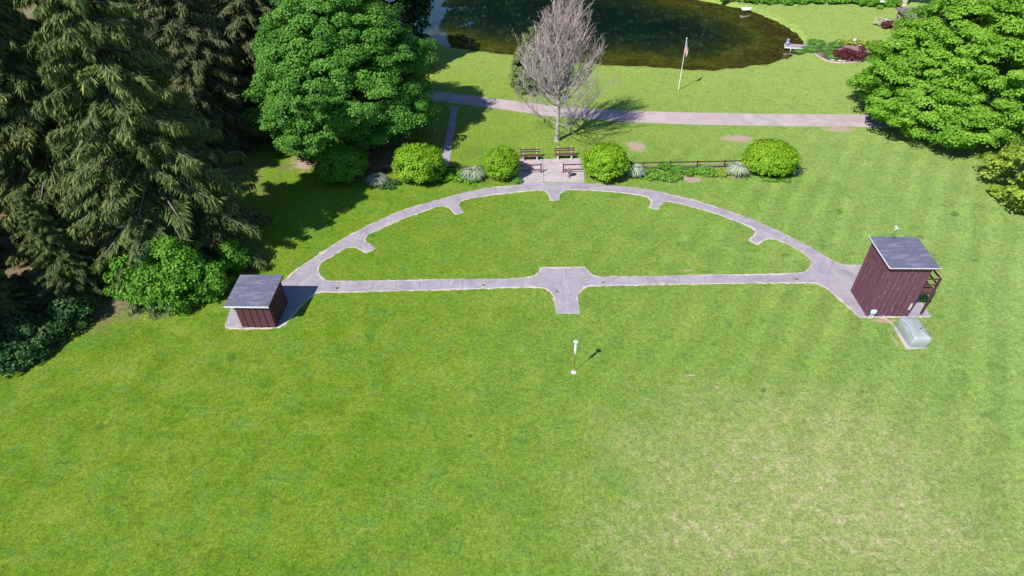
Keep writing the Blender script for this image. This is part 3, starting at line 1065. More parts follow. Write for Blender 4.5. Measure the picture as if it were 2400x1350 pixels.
# ------------------------------------------------------------ dock, figurine, tub
WZ2 = WZ
a0, a1 = at(1840, 105, .18), at(1918, 111, .18)
d = a1-a0
ang = math.atan2(d.y, d.x)
t = thing('dock', 'small grey plank dock reaching into the pond', 'dock', (a0.x, a0.y, 0), ang)
L = d.length
k = 18
dk = MB()
for i in range(k):
    dk.box((L*(i+.5)/k, 0, .16), (L/k-.035, 1.3, .05))
dk.build('deck', M['dockwood'], t)
for y in (-.62, .62):
    MB().box((L/2, y, .05), (L, .06, .17)).build('beam', M['trim'], t)
MB().box((-.02, 0, .05), (.05, 1.3, .17)).build('beam', M['trim'], t)
for x, y in ((.75, -.68), (.75, .68)):
    MB().tube([(x, y, -1.3), (x, y, .16)], .06, 7).build('pile', M['trim'], t)
q = a0+d.normalized()*.35
t = thing('figurine', 'small blue-grey bird figurine sitting on the outer end of the dock', 'figurine', (q.x, q.y+.25, .185))
MB().lathe([(.02, 0), (.20, .03), (.27, .16), (.22, .32), (.10, .40)], seg=14).build('body', M['figurine'], t, True)
h_ = MB()
h_.lathe([(.06, .38), (.16, .44), (.18, .54), (.12, .66), (.02, .70)], seg=12)
h_.tube([(-.13, 0, .54), (-.26, 0, .51)], [.05, .012], 6)
h_.build('head', M['figurine'], t, True)

p = at(1750, 23)
t = thing('boat', 'small white overturned boat on the far bank of the pond', 'boat', (p.x, p.y, .02), R(12))
vs, fs = [], []
nl, ns = 11, 9
for i in range(nl):
    u = i/(nl-1)
    wdt = .40*math.sin(math.pi*min(1, .28+u*.72))**.7 if u > .02 else .30
    hgt = .34*(1-.35*u*u)
    for j in range(ns):
        th = math.pi*j/(ns-1)
        vs.append((-.75+1.6*u, -math.cos(th)*wdt, .03+hgt*math.sin(th)**.7))
for i in range(nl-1):
    for j in range(ns-1):
        fs.append((i*ns+j, (i+1)*ns+j, (i+1)*ns+j+1, i*ns+j+1))
fs.append(tuple(range(ns)))
fs.append(tuple((nl-1)*ns+j for j in range(ns-1, -1, -1)))
mesh_obj('hull', vs, fs, M['white'], t, smooth=True)
MB().tube([(-.75, 0, .36), (0, 0, .37), (.75, 0, .26)], .025, 6).build('keel', M['trim'], t)
MB().tube([(-.76, -.30, .04), (0, -.41, .04), (.7, -.18, .04)], .025, 6).build('gunwale', M['trim'], t)

# ------------------------------------------------------------ foliage builders
UPV = np.array([0, 0, 1.0])


def unit(v):
    return v/(np.linalg.norm(v, axis=-1, keepdims=True)+1e-9)


def leaf_quads(C, Nn, size, rng, aspect=1.5):
    """diamond leaves at C facing Nn"""
    k = len(C)
    a = rng.normal(size=(k, 3))
    a = unit(a-Nn*np.sum(a*Nn, 1, keepdims=True))
    b = np.cross(Nn, a)
    s = np.asarray(size).reshape(-1, 1)*np.ones((k, 1))
    l, wd = s*.5, s*.5/aspect*1.25
    tip = -Nn*s*.10
    return np.stack([C-a*l+tip, C+b*wd, C+a*l+tip, C-b*wd], 1)


def cloud(clumps, rng, per, size, flat=.6, upb=.5, outw=.5, center=None, jit=.55, aspect=1.5):
    """clumps (n,4) x y z r -> leaf quads and tints"""
    n = len(clumps)
    D = unit(rng.normal(size=(n, per, 3)))
    D[..., 2] = np.where(D[..., 2] < -.25, -D[..., 2], D[..., 2])
    r = clumps[:, None, 3:4]*(.55+.45*rng.random((n, per, 1))**.6)
    C = clumps[:, None, :3]+D*r*np.array([1, 1, flat])
    O = np.zeros_like(C) if center is None else unit(C-np.asarray(center))
    Nn = unit(D*.7+UPV*upb+O*outw+rng.normal(size=C.shape)*jit)
    sz = size*(.7+.6*rng.random(n*per))
    tn = np.repeat(rng.random(n), per)
    # higher leaves on a clump get a paler tint
    tn = np.clip(tn*.7+.3*np.clip(D[..., 2].reshape(-1), 0, 1), 0, 1)
    return leaf_quads(C.reshape(-1, 3), Nn.reshape(-1, 3), sz, rng, aspect), tn


def crown_clumps(rng, prof, n, r0, r1, inner=.30, lump=.10):
    """clumps on and inside a body of revolution; prof = [(z, radius)]"""
    pz = np.array([p[0] for p in prof])
    pr = np.array([p[1] for p in prof])
    zz = np.linspace(pz[0], pz[-1], 200)
    rr = np.interp(zz, pz, pr)
    wgt = rr+.25
    z = rng.choice(zz, n, p=wgt/wgt.sum())+rng.normal(size=n)*.15
    th = rng.random(n)*2*math.pi
    rad = np.interp(z, pz, pr)*(1+lump*np.sin(th*3+z*.9)+lump*.7*np.sin(th*7-z*1.7))
    f = np.where(rng.random(n) < inner, rng.random(n)**.5*.8, .86+.16*rng.random(n))
    c = r0+(r1-r0)*rng.random(n)
    return np.stack([rad*f*np.cos(th), rad*f*np.sin(th), z, c], 1)


def trunk_limbs(name, t, material, h, r0, nl, reach, z0, seed, lean=.0):
    rn = random.Random(seed)
    q = MB()
    q.tube([(0, 0, -.15), (0, 0, .25), (lean*.3, .05, h*.35), (lean*.7, -.05, h*.7), (lean, 0, h)], [r0*1.5, r0*1.05, r0*.8, r0*.5, r0*.12], 9)
    q.build('trunk', material, t)
    q = MB()
    for i in range(nl):
        a = i*2.4+rn.random()*.6
        z = z0+(h*.75-z0)*i/nl
        L = reach*(1-.5*i/nl)*(.8+.3*rn.random())
        ca, sa = math.cos(a), math.sin(a)
        q.tube([(lean*z/h, 0, z), (ca*L*.4, sa*L*.4, z+L*.22), (ca*L*.75, sa*L*.75, z+L*.38), (ca*L, sa*L, z+L*.42)], [r0*.42, r0*.3, r0*.18, .02], 6)
    q.build('limbs', material, t)


def leafy_tree(name, label, cat, loc, prof, n, per, size, lm, bark, seed, cr=(.7, 1.15), flat=.6, trunk=None, inner=.3, center_z=None, group=None, upb=.5, lump=.10):
    rng = np.random.default_rng(seed)
    t = thing(name, label, cat, loc, 0, group)
    cl = crown_clumps(rng, prof, n, cr[0], cr[1], inner, lump)
    h = prof[-1][0]
    V, tn = cloud(cl, rng, per, size, flat, upb, .5, (0, 0, center_z if center_z is not None else h*.35))
    quads_obj('crown', V, lm, t, tn)
    tr = trunk or (h*.85, h*.022+.08, 9, max(p[1] for p in prof)*.85, h*.15)
    trunk_limbs(name, t, bark, tr[0], tr[1], tr[2], tr[3], tr[4], seed)
    return t


# ------------------------------------------------------------ maples
def domeprof(Rr, H, low=.8):
    return [(low, Rr*.70), (low+1.2, Rr*.94), (H*.30, Rr), (H*.45, Rr*.96), (H*.64, Rr*.80), (H*.82, Rr*.54), (H*.95, Rr*.24), (H, .2)]


leafy_tree('maple_tree', 'big dense dark green maple dome left of the bare tree', 'tree', (-20.6, 25.6, 0), domeprof(7.9, 14.5), 1000, 240, .185, M['maple'], M['barkgrey'], 11)
leafy_tree('maple_tree', 'broad light green maple over the gravel road at the right edge', 'tree', (37.2, 28.0, 0), [(.9, 6.6), (2.1, 8.4), (3.6, 8.2), (5.8, 7.3), (8.2, 6.0), (10.6, 4.1), (12.8, 2.2), (13.8, .2)], 980, 230, .19, M['maple_l'], M['barkgrey'], 12, flat=.5)
leafy_tree('small_tree', 'yellow-green small tree with branches to the ground at the right edge', 'tree', (39.4, 12.4, 0), [(.3, 4.9), (1.2, 5.9), (2.8, 5.9), (4.4, 5.0), (6.2, 3.2), (7.8, .4)], 380, 90, .24, M['yellow_leaf'], M['barkgrey'], 13, cr=(.45, .85), flat=.4)
leafy_tree('shade_tree', 'dark leafy tree behind the big maple beside the pond', 'tree', (-22.3, 45.5, 0), domeprof(6.5, 14), 420, 90, .38, M['dark_leaf'], M['barkdark'], 14)


# ------------------------------------------------------------ spruces
def spruce_mesh(seed, H, Rb, dens=1.0, z0=1.0):
    rng = np.random.default_rng(seed)
    q = MB()
    Q, T = [], []
    z = z0
    while z < H-.4:
        f = 1-z/H
        nb = int(5+3*f)
        Lw = Rb*(f**.75)*(1.0 if z > 2 else .8+.1*z)
        a0 = rng.random()*6.28
        for b in range(nb):
            a = a0+6.283*b/nb+rng.normal()*.22
            L = Lw*(.72+.42*rng.random())
            if L < .3:
                L = .3
            d = np.array([math.cos(a), math.sin(a), 0])
            s = np.array([-math.sin(a), math.cos(a), 0])
            zz = z+rng.normal()*.15
            droop = .16+.50*f*rng.uniform(.6, 1.25)
            bend = rng.normal()*.12

            def ax(u):
                u = np.asarray(u)[..., None]
                return d*L*u+s*L*bend*u*u+UPV*(zz+L*(.10*u-droop*u*u+.34*droop*u**4))
            uu = np.linspace(0, .96, 6)
            P = ax(uu)
            if L > 1.2:
                q.tube([tuple(p) for p in P], [.012+.020*L*(1-u)**1.2*.8 for u in uu], 4, False)
            k = max(8, int(L*36*dens))
            u = .12+.88*rng.random(k)**.75
            C = ax(u)
            wd = (.10+.30*L*np.clip((1-u)*1.25, .10, .8))*rng.uniform(.2, 1, k)
            side = np.sign(rng.normal(size=k))
            off = (s[None]*side[:, None]+d[None]*.55)
            off = unit(off)*wd[:, None]
            C2 = C+off+UPV*(-.20*wd[:, None])
            # top sprays: along the branchlets
            e = unit(off+d*.15+UPV*-.28+rng.normal(size=(k, 3))*.16)
            ln = rng.uniform(.35, .75, k)[:, None]*(.6+.5*min(1, L/3))
            wv = unit(np.cross(e, UPV+rng.normal(size=(k, 3))*.35))
            w0 = rng.uniform(.035, .065, k)[:, None]
            base = C2-e*ln*.45
            tip = C2+e*ln*.6-UPV*.06
            midp = (base+tip)/2+UPV*.02
            Q.append(np.stack([base, midp+wv*w0, tip, midp-wv*w0], 1))
            tb = rng.random()
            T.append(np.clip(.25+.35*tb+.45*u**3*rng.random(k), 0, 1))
            # hanging curtains
            for _ in range(2):
                C3 = C+off*rng.uniform(.2, 1.05, k)[:, None]
                dn = unit(-UPV*1.0+d*.10+rng.normal(size=(k, 3))*.15)
                ln = rng.uniform(.30, .85, k)[:, None]*(.5+.55*min(1, L/3.5))
                wv = unit(np.cross(dn, rng.normal(size=(k, 3))))
                w0 = rng.uniform(.022, .05, k)[:, None]
                tip = C3+dn*ln
                midp = C3+dn*ln*.45
                Q.append(np.stack([C3, midp+wv*w0, tip, midp-wv*w0], 1))
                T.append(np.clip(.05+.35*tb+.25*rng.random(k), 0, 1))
        z += (.30+.26*f)*(.9+.2*rng.random())
    # leader
    return np.concatenate(Q), np.concatenate(T), q


SPR = {}


def spruce(label, loc, H, Rb, seed, rz=0.0, key='spruce', dens=1.0, name='spruce_tree', z0=1.0):
    t = thing(name, label, 'tree', loc, rz, 'spruces at the left')
    Q, T, q = spruce_mesh(seed, H, Rb, dens, z0)
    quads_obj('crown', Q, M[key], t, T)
    q.build('branches', M['barkgrey'], t)
    MB().tube([(0, 0, -.1), (0, 0, .4), (0, 0, H*.5), (0, 0, H)], [.42, .33, .2, .02], 8).build('trunk', M['barkdark'], t)
    return t


def spruce_copy(src, label, loc, rz, sc):
    t = src.copy()
    COL.objects.link(t)
    t.location = loc
    t.rotation_euler = (0, 0, rz)
    t.scale = (sc, sc, sc)
    t['label'] = label
    for ch in src.children:
        c = ch.copy()
        c.parent = t
        COL.objects.link(c)
    return t


s1 = spruce('tall drooping spruce nearest the low shed', (-28.6, 5.8, 0), 23.5, 7.0, 21, z0=1.7)
s2 = spruce('tall drooping spruce at the left edge behind the foremost ones', (-38.5, 9.5, 0), 23, 6.6, 22)
s3 = spruce('brownish spruce between the tall drooping spruce and the big maple', (-33.0, 23.5, 0), 21.5, 5.6, 23, key='spruce_b')
spruce_copy(s2, 'dark shaded spruce in the lower left corner of the grove', (-40.5, -3.0, 0), 2.1, .62)
spruce_copy(s1, 'spruce at the far left edge in the second row', (-49.5, 15.5, 0), 1.3, .95)
spruce_copy(s3, 'brownish spruce at the back of the grove, left of its twin', (-42.5, 26.5, 0), 2.5, 1.05)
spruce_copy(s3, 'brownish spruce touching the left side of the big maple', (-33.5, 36.5, 0), 4.0, 1.0)
spruce_copy(s2, 'spruce at the back of the grove by the top edge', (-45.5, 40.0, 0), 3.2, 1.0)
spruce_copy(s1, 'rearmost dark spruce at the top left corner', (-57, 30.0, 0), 5.2, 1.0)

for lb, src, x, y, rz, sc in (
        ('spruce at the left edge just above the shaded corner bushes', s1, -47.0, 2.0, 3.6, .80),
        ('spruce just outside the lower left edge, shading the corner bushes', s1, -41.5, -11.5, 5.0, .72),
        ('young dark spruce in the shade at the lower left grove edge', s2, -36.3, -2.6, 1.7, .36),
        ('dark young spruce between the shaded corner and the bright bush', s1, -33.2, .6, 2.9, .36),
        ('short shaded spruce behind the corner bushes at the left edge', s2, -39.5, -.5, 4.1, .48),
        ('spruce second from the top left corner along the top edge', s2, -58, 46, 1.0, 1.0),
        ('spruce behind the brownish pair, tip cut off by the top edge', s2, -40, 52, 4.4, 1.0),
        ('spruce deep in the grove between the left edge and the brownish ones', s1, -52.5, 24, 2.2, 1.0),
        ('far brownish spruce seen through the gap above the big maple', s3, -30, 50, .4, 1.0),
        ('rearmost spruce in the dense corner of the grove', s1, -66, 38, .9, 1.05),
        ('farthest brownish spruce at the top edge left of the maple', s3, -52, 56, 3.0, 1.1)):
    spruce_copy(src, lb, (x, y, 0), rz, sc)

# ------------------------------------------------------------ the bare tree
def bare_tree():
    p = at(1305, 330)
    t = thing('bare_tree', 'leafless grey tree with upswept twigs on the lawn before the pond', 'tree', (p.x, p.y, 0))
    rn = random.Random(4)
    tr, br, tw = MB(), MB(), MB()
    H = 11.0
    tr.tube([(0, 0, -.1), (0, 0, .15), (.02, 0, 1.5), (.06, .02, 3.2), (.05, 0, 5.2), (.1, .05, 7.0)], [.30, .23, .19, .165, .13, .09], 9)
    top = Vector((.1, .05, 7.0))

    def grow(p, d, L, r, lvl):
        steps = 6 if lvl < 2 else 4
        pts = [p.copy()]
        dd = d.normalized()
        for i in range(steps):
            up = (.17, .13, .10, .04)[min(lvl, 3)]
            dd = (dd+Vector((rn.gauss(0, .08), rn.gauss(0, .08), up+rn.gauss(0, .05)))).normalized()
            pts.append(pts[-1]+dd*L/steps)
        rad = [max(.0085, r*(1-.72*i/steps)) for i in range(steps+1)]
        tgt = br if (lvl < 2 or pts[-1].z < 8.3) else tw
        tgt.tube(pts, rad, 5 if lvl < 2 else 3, False)
        if lvl >= 3 or L < .4:
            return
        n = {0: int(4+L*.9), 1: 5, 2: 3}[lvl]
        for k in range(n):
            f = .22+.76*(k+rn.random()*.7)/n
            i = min(int(f*steps), steps-1)
            q = pts[i].lerp(pts[i+1], f*steps-i)
            ax = (pts[i+1]-pts[i]).normalized()
            side = Vector((rn.gauss(0, 1), rn.gauss(0, 1), rn.gauss(0, .5)))
            side = (side-ax*side.dot(ax)).normalized()
            nd = ax*.84+side*rn.uniform(.40, .72)+Vector((0, 0, .06))
            grow(q, nd, L*rn.uniform(.34, .52)*(1.12-f*.35), r*.5, lvl+1)
    # low spreading limbs
    for i in range(20):
        z = 1.5+i*.17
        a = i*2.4+rn.random()
        el = .02+.025*i
        grow(Vector((.03, 0, z)), Vector((math.cos(a), math.sin(a), el)), 4.9+rn.uniform(-.8, .5), .04+.0015*i, 0)
    # ascending limbs
    for i in range(22):
        z = 3.4+3.4*i/22
        a = i*2.4+rn.random()*.8
        el = .55+.050*i
        L = rn.uniform(4.6, 5.9)
        grow(Vector((.06, .02, z)), Vector((math.cos(a), math.sin(a), el)), min(L, (H-z)*1.02), .07, 0)
    for i in range(7):
        a = i*.9
        grow(top, Vector((math.cos(a)*.42, math.sin(a)*.42, 1.0)), rn.uniform(4.2, 5.2), .07, 0)
    tr.build('trunk', M['deadwood'], t)
    br.build('limbs', M['deadwood'], t)
    tw.build('twigs', M['twig'], t)


bare_tree()

# conical evergreen behind it
p = at(1256, 214)
leafy_tree('evergreen_shrub', 'grey-green upright evergreen standing behind the bare tree', 'shrub', (p.x-.3, p.y+1.0, 0), [(.1, 2.2), (1.4, 2.5), (2.8, 2.2), (4.4, 1.5), (5.6, .8), (6.5, .1)], 230, 110, .17, M['arbor'], M['barkdark'], 31, cr=(.3, .55), flat=1.0, trunk=(4.5, .12, 5, 1.2, .6))


# ------------------------------------------------------------ clipped shrubs
def round_shrub(label, cat_, px, py, rx, rz, seed, lm='shrub', ry=None, n=230, per=60, size=.15, dy=0, group='round clipped shrubs by the patio'):
    p = at(px, py)
    rng = np.random.default_rng(seed)
    t = thing('round_shrub', label, cat_, (p.x, p.y+(ry or rx)*.80+dy, 0), 0, group)
    D = unit(rng.normal(size=(n, 3)))
    D[:, 2] = np.where(D[:, 2] < -.55, -D[:, 2], D[:, 2])
    lum = 1+.06*np.sin(D[:, 0]*5+D[:, 1]*4+seed)+.05*np.sin(D[:, 2]*7-D[:, 0]*3+seed*2)+.035*rng.normal(size=n)
    C = D*np.array([rx*.9, (ry or rx)*.9, rz*.9])*lum[:, None]
    C[:, 2] += rz*.92
    cl = np.concatenate([C, (.22+.16*rng.random((n, 1)))*(rx/1.4)], 1)
    V, tn = cloud(cl, rng, per, size, .8, .45, .8, (0, 0, rz*.9), .5)
    # a few inner leaves close the body
    D2 = unit(rng.normal(size=(1600, 3)))
    C2 = D2*np.array([rx, ry or rx, rz])*.80*rng.random((1600, 1))**.3
    C2[:, 2] = np.maximum(C2[:, 2]+rz*.92, .06)
    V2 = leaf_quads(C2, unit(D2+rng.normal(size=D2.shape)*.5), np.full(1600, .26), rng)
    # stray shoots
    ns = 70
    D3 = unit(rng.normal(size=(ns, 3))*np.array([1, 1, .6])+UPV*.5)
    B3 = D3*np.array([rx, ry or rx, rz])*.95
    B3[:, 2] += rz*.92
    kk = np.repeat(np.arange(ns), 5)
    C3 = B3[kk]+D3[kk]*rng.random((ns*5, 1))*.26+rng.normal(size=(ns*5, 3))*.035
    V3 = leaf_quads(C3, unit(D3[kk]+rng.normal(size=C3.shape)*.8), np.full(ns*5, .12), rng)
    V = np.concatenate([V, V2, V3])
    tn = np.concatenate([tn, np.full(1600, .15), .6+.4*rng.random(ns*5)])
    V[:, :, 2] = np.maximum(V[:, :, 2], .03)
    quads_obj('foliage', V, M[lm], t, tn)
    st = MB()
    for i in range(5):
        a = i*1.26
        st.tube([(.08*math.cos(a), .08*math.sin(a), -.05), (.3*rx*math.cos(a), .3*rx*math.sin(a), rz*.6), (.6*rx*math.cos(a), .6*rx*math.sin(a), rz*1.2)], [.04, .03, .01], 5)
    st.build('stems', M['barkdark'], t)


round_shrub('bright yellow-green round shrub left of the pale grass clump, below the straight walk', 'shrub', 978, 443, 2.12, 1.52, 41, n=290)
round_shrub('smallest bright round shrub, at the left side of the patio', 'shrub', 1175, 431, 1.48, 1.38, 42, n=200, size=.13)
round_shrub('bright round shrub hiding the right side of the patio', 'shrub', 1419, 434, 1.86, 1.42, 43, n=270)
round_shrub('wide oval yellow-green shrub at the right end of the long fence', 'shrub', 1811, 424, 2.12, 1.28, 44, n=290, size=.15)
round_shrub('dark round shrub in the shade of the big maple', 'shrub', 795, 440, 2.2, 1.35, 45, lm='bush', n=260)


# ------------------------------------------------------------ grasses, perennials, flowers
def tuft(name, label, cat_, px, py, r, h, n, lm, seed, wdt=.022, group=None, arch=.55, z=0.0):
    p = at(px, py, z)
    rng = np.random.default_rng(seed)
    a = rng.random(n)*6.283
    lean = rng.random(n)**.6
    d = np.stack([np.cos(a), np.sin(a), 0*a], 1)
    base = d*(.25*r*rng.random(n))[:, None]
    hh = h*(.65+.4*rng.random(n))[:, None]
    out = (r*lean*(.6+.5*rng.random(n)))[:, None]
    mid = base+d*out*.45+UPV*hh*.80
    tip = base+d*out+UPV*hh*(1-arch*lean[:, None])
    s = np.stack([-np.sin(a), np.cos(a), 0*a], 1)*wdt
    Q = np.concatenate([np.stack([base-s*.5, base+s*.5, mid+s, mid-s], 1), np.stack([mid-s, mid+s, tip+s*.15, tip-s*.15], 1)])
    o = quads_obj(name, Q, M[lm], None, np.concatenate([rng.random(n)*.9]*2))
    o.location = (p.x, p.y, z)
    tag(o, label, cat_, group)
    return o


tuft('grass_clump', 'pale variegated grass clump between the two left bright shrubs', 'ornamental grass', 1110, 419, 1.15, 1.15, 900, 'blade', 51, .03, 'pale ornamental grasses along the fence')
tuft('grass_clump', 'pale variegated grass clump between the long fence and the wide oval shrub', 'ornamental grass', 1727, 411, 1.05, 1.25, 900, 'blade', 52, .03, 'pale ornamental grasses along the fence')
tuft('grass_clump', 'pale grass clump half in the shadow of the large shrub at the fence start', 'ornamental grass', 1489, 413, .95, 1.15, 700, 'blade', 53, .03, 'pale ornamental grasses along the fence')
tuft('grass_clump', 'pale bluish grass clump in deep shade right of the dark shrub', 'ornamental grass', 884, 430, 1.05, .9, 700, 'blade', 54, .03, 'pale ornamental grasses along the fence')
tuft('grass_clump', 'small green grass tuft at the foot of the smallest round shrub', 'ornamental grass', 1212, 429, .55, .55, 260, 'daylily', 55, .022)


def lavender(px, py, seed):
    p = at(px, py)
    t = thing('lavender_plant', 'small purple-flowering plant at the foot of the wide oval shrub', 'flowering plant', (p.x, p.y, 0))
    rng = np.random.default_rng(seed)
    n = 220
    a = rng.random(n)*6.28
    d = np.stack([np.cos(a), np.sin(a), 0*a], 1)
    base = d*.15*rng.random((n, 1))
    tip = base+d*.5*rng.random((n, 1))+UPV*(.45+.3*rng.random((n, 1)))
    s = np.stack([-np.sin(a), np.cos(a), 0*a], 1)*.018
    quads_obj('leaves', np.stack([base-s, base+s, tip+s*.4, tip-s*.4], 1), M['arbor'], t, rng.random(n))
    C = tip[:120]+UPV*.04
    fl = quads_obj('flowers', leaf_quads(C, unit(rng.normal(size=C.shape)+UPV), np.full(120, .11), rng), M['lavender'], t, rng.random(120))
    fl['kind'] = 'stuff'


lavender(1856, 412, 61)


def clump_plant(name, label, cat_, px, py, rx, ry, h, lm, seed, n=26, per=34, size=.16, group=None, z=0.0, cr=(.16, .3)):
    p = at(px, py, z)
    rng = np.random.default_rng(seed)
    a = rng.random(n)*6.283
    r = rng.random(n)**.5
    zz = h*(.35+.5*rng.random(n))*(1-.45*r)
    cl = np.stack([np.cos(a)*r*rx, np.sin(a)*r*ry, zz, cr[0]+(cr[1]-cr[0])*rng.random(n)], 1)
    V, tn = cloud(cl, rng, per, size, .7, .6, .3, (0, 0, 0), .6)
    V[:, :, 2] = np.maximum(V[:, :, 2], .01)
    o = quads_obj(name, V, M[lm], None, tn)
    o.location = (p.x, p.y, z)
    tag(o, label, cat_, group)
    return o


G1 = 'leafy perennials in the fence bed'
for i, (px, py, rx, ry, h, lm, label) in enumerate([
        (1062, 415, 1.2, .9, .75, 'perennial', 'dense green perennials between the left bright shrub and the pale grass'),
        (1040, 422, .8, .5, .5, 'bush', 'low green plants in the shadow edge of the left bright shrub'),
        (1098, 426, .9, .4, .4, 'perennial', 'low green plants in front of the left pale grass clump'),
        (1522, 414, .75, .8, .65, 'perennial', 'green perennial clump right of the half-shaded grass by the fence start'),
        (1556, 397, .45, .4, .95, 'bush', 'upright green plant in front of the long fence, left of its middle'),
        (1563, 417, 1.2, .8, .5, 'perennial', 'wide low green perennials at the middle of the fence bed'),
        (1590, 406, .9, .7, .6, 'daylily', 'mid green perennials against the middle of the long fence'),
        (1612, 410, .42, .4, .65, 'bush', 'yellow-green leafy plant beside the bare soil in the fence bed'),
        (1652, 407, 1.0, .8, .7, 'perennial', 'green perennials right of the bare soil in the fence bed'),
        (1690, 408, .8, .6, .45, 'yellow_leaf', 'yellowish low plants next to the right pale grass clump'),
        (912, 436, .9, .6, .5, 'bush_d', 'dark low plants at the left foot of the left bright shrub'),
        (1815, 424, 1.3, .35, .3, 'perennial', 'low green plants along the foot of the wide oval shrub')]):
    clump_plant('perennial_clump', label, 'garden plants', px, py, rx, ry, h, lm, 70+i, n=int(24+24*rx*ry), group=G1, size=.14, per=30)

for i, (px, py, label) in enumerate([(1413, 663, 'small weed tuft in the path joint right of the middle pad'), (1133, 669, 'small weed tuft in the path joint left of the middle pad'),
                                    (1866, 655, 'small weed tuft in the joint near the tower'), (789, 676, 'small weed tuft in the joint near the low shed'), (1305, 684, 'single weed tuft growing on the middle pad')]):
    tuft('weed_tuft', label, 'weed', px, py, .12, .10, 40, 'daylily', 170+i, .02, 'weeds in the path joints', .4, .02)

# ------------------------------------------------------------ island bed by the dock
bed = [xy(*p) for p in ((1905, 122), (1920, 136), (1945, 146), (1975, 149.5), (2005, 148), (2025, 141), (2035, 128), (2031, 116), (2015, 106), (1985, 102), (1955, 107), (1930, 104), (1912, 112))]
bed = [tuple(q) for q in smoothpoly(bed, 2)]
slab('mulch_bed', [bed], [M['mulch']], .05, .08)
e = MB()
ring = [Vector((x, y, .06)) for x, y in bed]
e.tube(ring+[ring[0]], .06, 5, False)
structure(e.build('bed_edging', M['conduit']))
clump_plant('red_shrub', 'dark red cut-leaf shrub spreading over the island bed', 'shrub', 1991, 137, 2.1, 1.35, 1.25, 'red_leaf', 91, n=60, per=60, size=.17, cr=(.3, .5))
clump_plant('red_shrub', 'small dark red shrub at the right end of the island bed', 'shrub', 2024, 118, .5, .45, .7, 'red_leaf', 92, n=14, per=40, size=.14)
clump_plant('hosta_clump', 'row of lime yellow hostas along the back of the island bed', 'garden plants', 1998, 104, 2.3, .6, .7, 'hosta', 93, n=40, per=26, size=.26)
GD = 'daylily clumps by the dock'
for i, (px, py, r, h, label) in enumerate([
        (1912, 105, 1.5, .7, 'dark green clump behind the shore end of the dock'),
        (1935, 120, 1.2, .65, 'green arching clump in the middle of the island bed, left of the red shrub'),
        (1952, 128, 1.3, .65, 'green arching clump touching the left side of the big red shrub'),
        (1950, 136, 1.3, .6, 'foremost green arching clump on the island bed edge'),
        (1957, 110, 1.1, .65, 'green arching clump at the back left of the island bed'),
        (1900, 119, 1.3, .6, 'green clump in front of the shore end of the dock'),
        (1872, 124, .8, .5, 'small yellow-green clump at the water edge under the dock'),
        (1968, 101, .7, .55, 'green clump left of the lime yellow hostas')]):
    tuft('daylily_clump', label, 'garden plants', px, py, r, h, 420, 'daylily', 100+i, .05, GD, .6)
for i, (px, py, s, label) in enumerate([(1945, 140.5, .16, 'pale rounded stone left of the others on the bed edge'), (1951, 143, .2, 'largest pale stone below the green clump on the bed edge'), (1968, 144.5, .22, 'tan flat stone below the big red shrub, left one'), (1977, 145, .18, 'tan flat stone below the big red shrub, right one')]):
    p = at(px, py)
    q = MB()
    q.lathe([(.02, 0), (s, .03), (s*1.05, s*.5), (s*.6, s*.9), (.02, s)], seg=8)
    o = q.build('stone', M['stone'], None, True)
    o.location = (p.x, p.y, .05)
    o.scale = (1.3, .9, .8)
    tag(o, label, 'stone', 'stones on the island bed edge')
p = at(1999, 107)
t = thing('garden_globe', 'pale blue garden globe on a dark foot before the lime hostas', 'garden ornament', (p.x, p.y, .05))
MB().lathe([(.16, 0), (.14, .05), (.06, .12), (.06, .42), (.1, .46)], seg=10).build('foot', M['darkmetal'], t)
MB().lathe([(.02, .44), (.16, .50), (.23, .64), (.16, .80), (.02, .86)], seg=14).build('globe', M['util'], t, True)

# ------------------------------------------------------------ far right hut and its planting
e0, e1 = at(2099, 17, 2.7), at(2137, 44, 2.7)
d = (e1-e0)
ang = math.atan2(d.y, d.x)
L = d.length
Wd = L
cx_ = e0+d/2+Vector((-math.sin(ang), math.cos(ang), 0))*Wd/2
t = thing('garden_hut', 'small brick-red hut with a brown hipped roof behind the right maple', 'hut', (cx_.x, cx_.y, 0), ang)
hw = L/2-.35
MB().box((0, 0, 1.3), (2*hw, 2*hw, 2.6)).build('wall', M['brick'], t)
rf = mesh_obj('roof', [(-L/2, -L/2, 2.62), (L/2, -L/2, 2.62), (L/2, L/2, 2.62), (-L/2, L/2, 2.62), (0, 0, 3.5),
                       (-L/2, -L/2, 2.5), (L/2, -L/2, 2.5), (L/2, L/2, 2.5), (-L/2, L/2, 2.5)],
              [(0, 1, 4), (1, 2, 4), (2, 3, 4), (3, 0, 4), (0, 5, 6, 1), (1, 6, 7, 2), (2, 7, 8, 3), (3, 8, 5, 0), (8, 7, 6, 5)], M['hutroof'], t)
for k in range(3):
    x = -hw+.75+k*1.25
    wn = MB().box((x, -hw-.02, 1.35), (.66, .05, 1.3)).build('window', M['white'], t)
    MB().box((x, -hw-.05, 1.35), (.5, .03, 1.12)).build('pane', M['glass'], wn)
for y in (-.8, .7):
    wn = MB().box((-hw-.02, y, 1.35), (.05, .66, 1.3)).build('window', M['white'], t)
    MB().box((-hw-.05, y, 1.35), (.03, .5, 1.12)).build('pane', M['glass'], wn)
clump_plant('red_shrub', 'round dark red shrub at the corner of the hut', 'shrub', 2082, 66, .95, .8, 1.1, 'red_leaf', 120, n=30, per=50, size=.17, cr=(.3, .45))
clump_plant('variegated_shrub', 'pale cream-green shrub left of the hut corner', 'shrub', 2075, 57, 1.7, 1.2, .9, 'pale_leaf', 121, n=44, per=50, size=.17, cr=(.28, .45))
p = at(2063, 19)
t = thing('garden_lamp', 'short garden lamp with a white domed cap in the green bed', 'lamp', (p.x, p.y, 0))
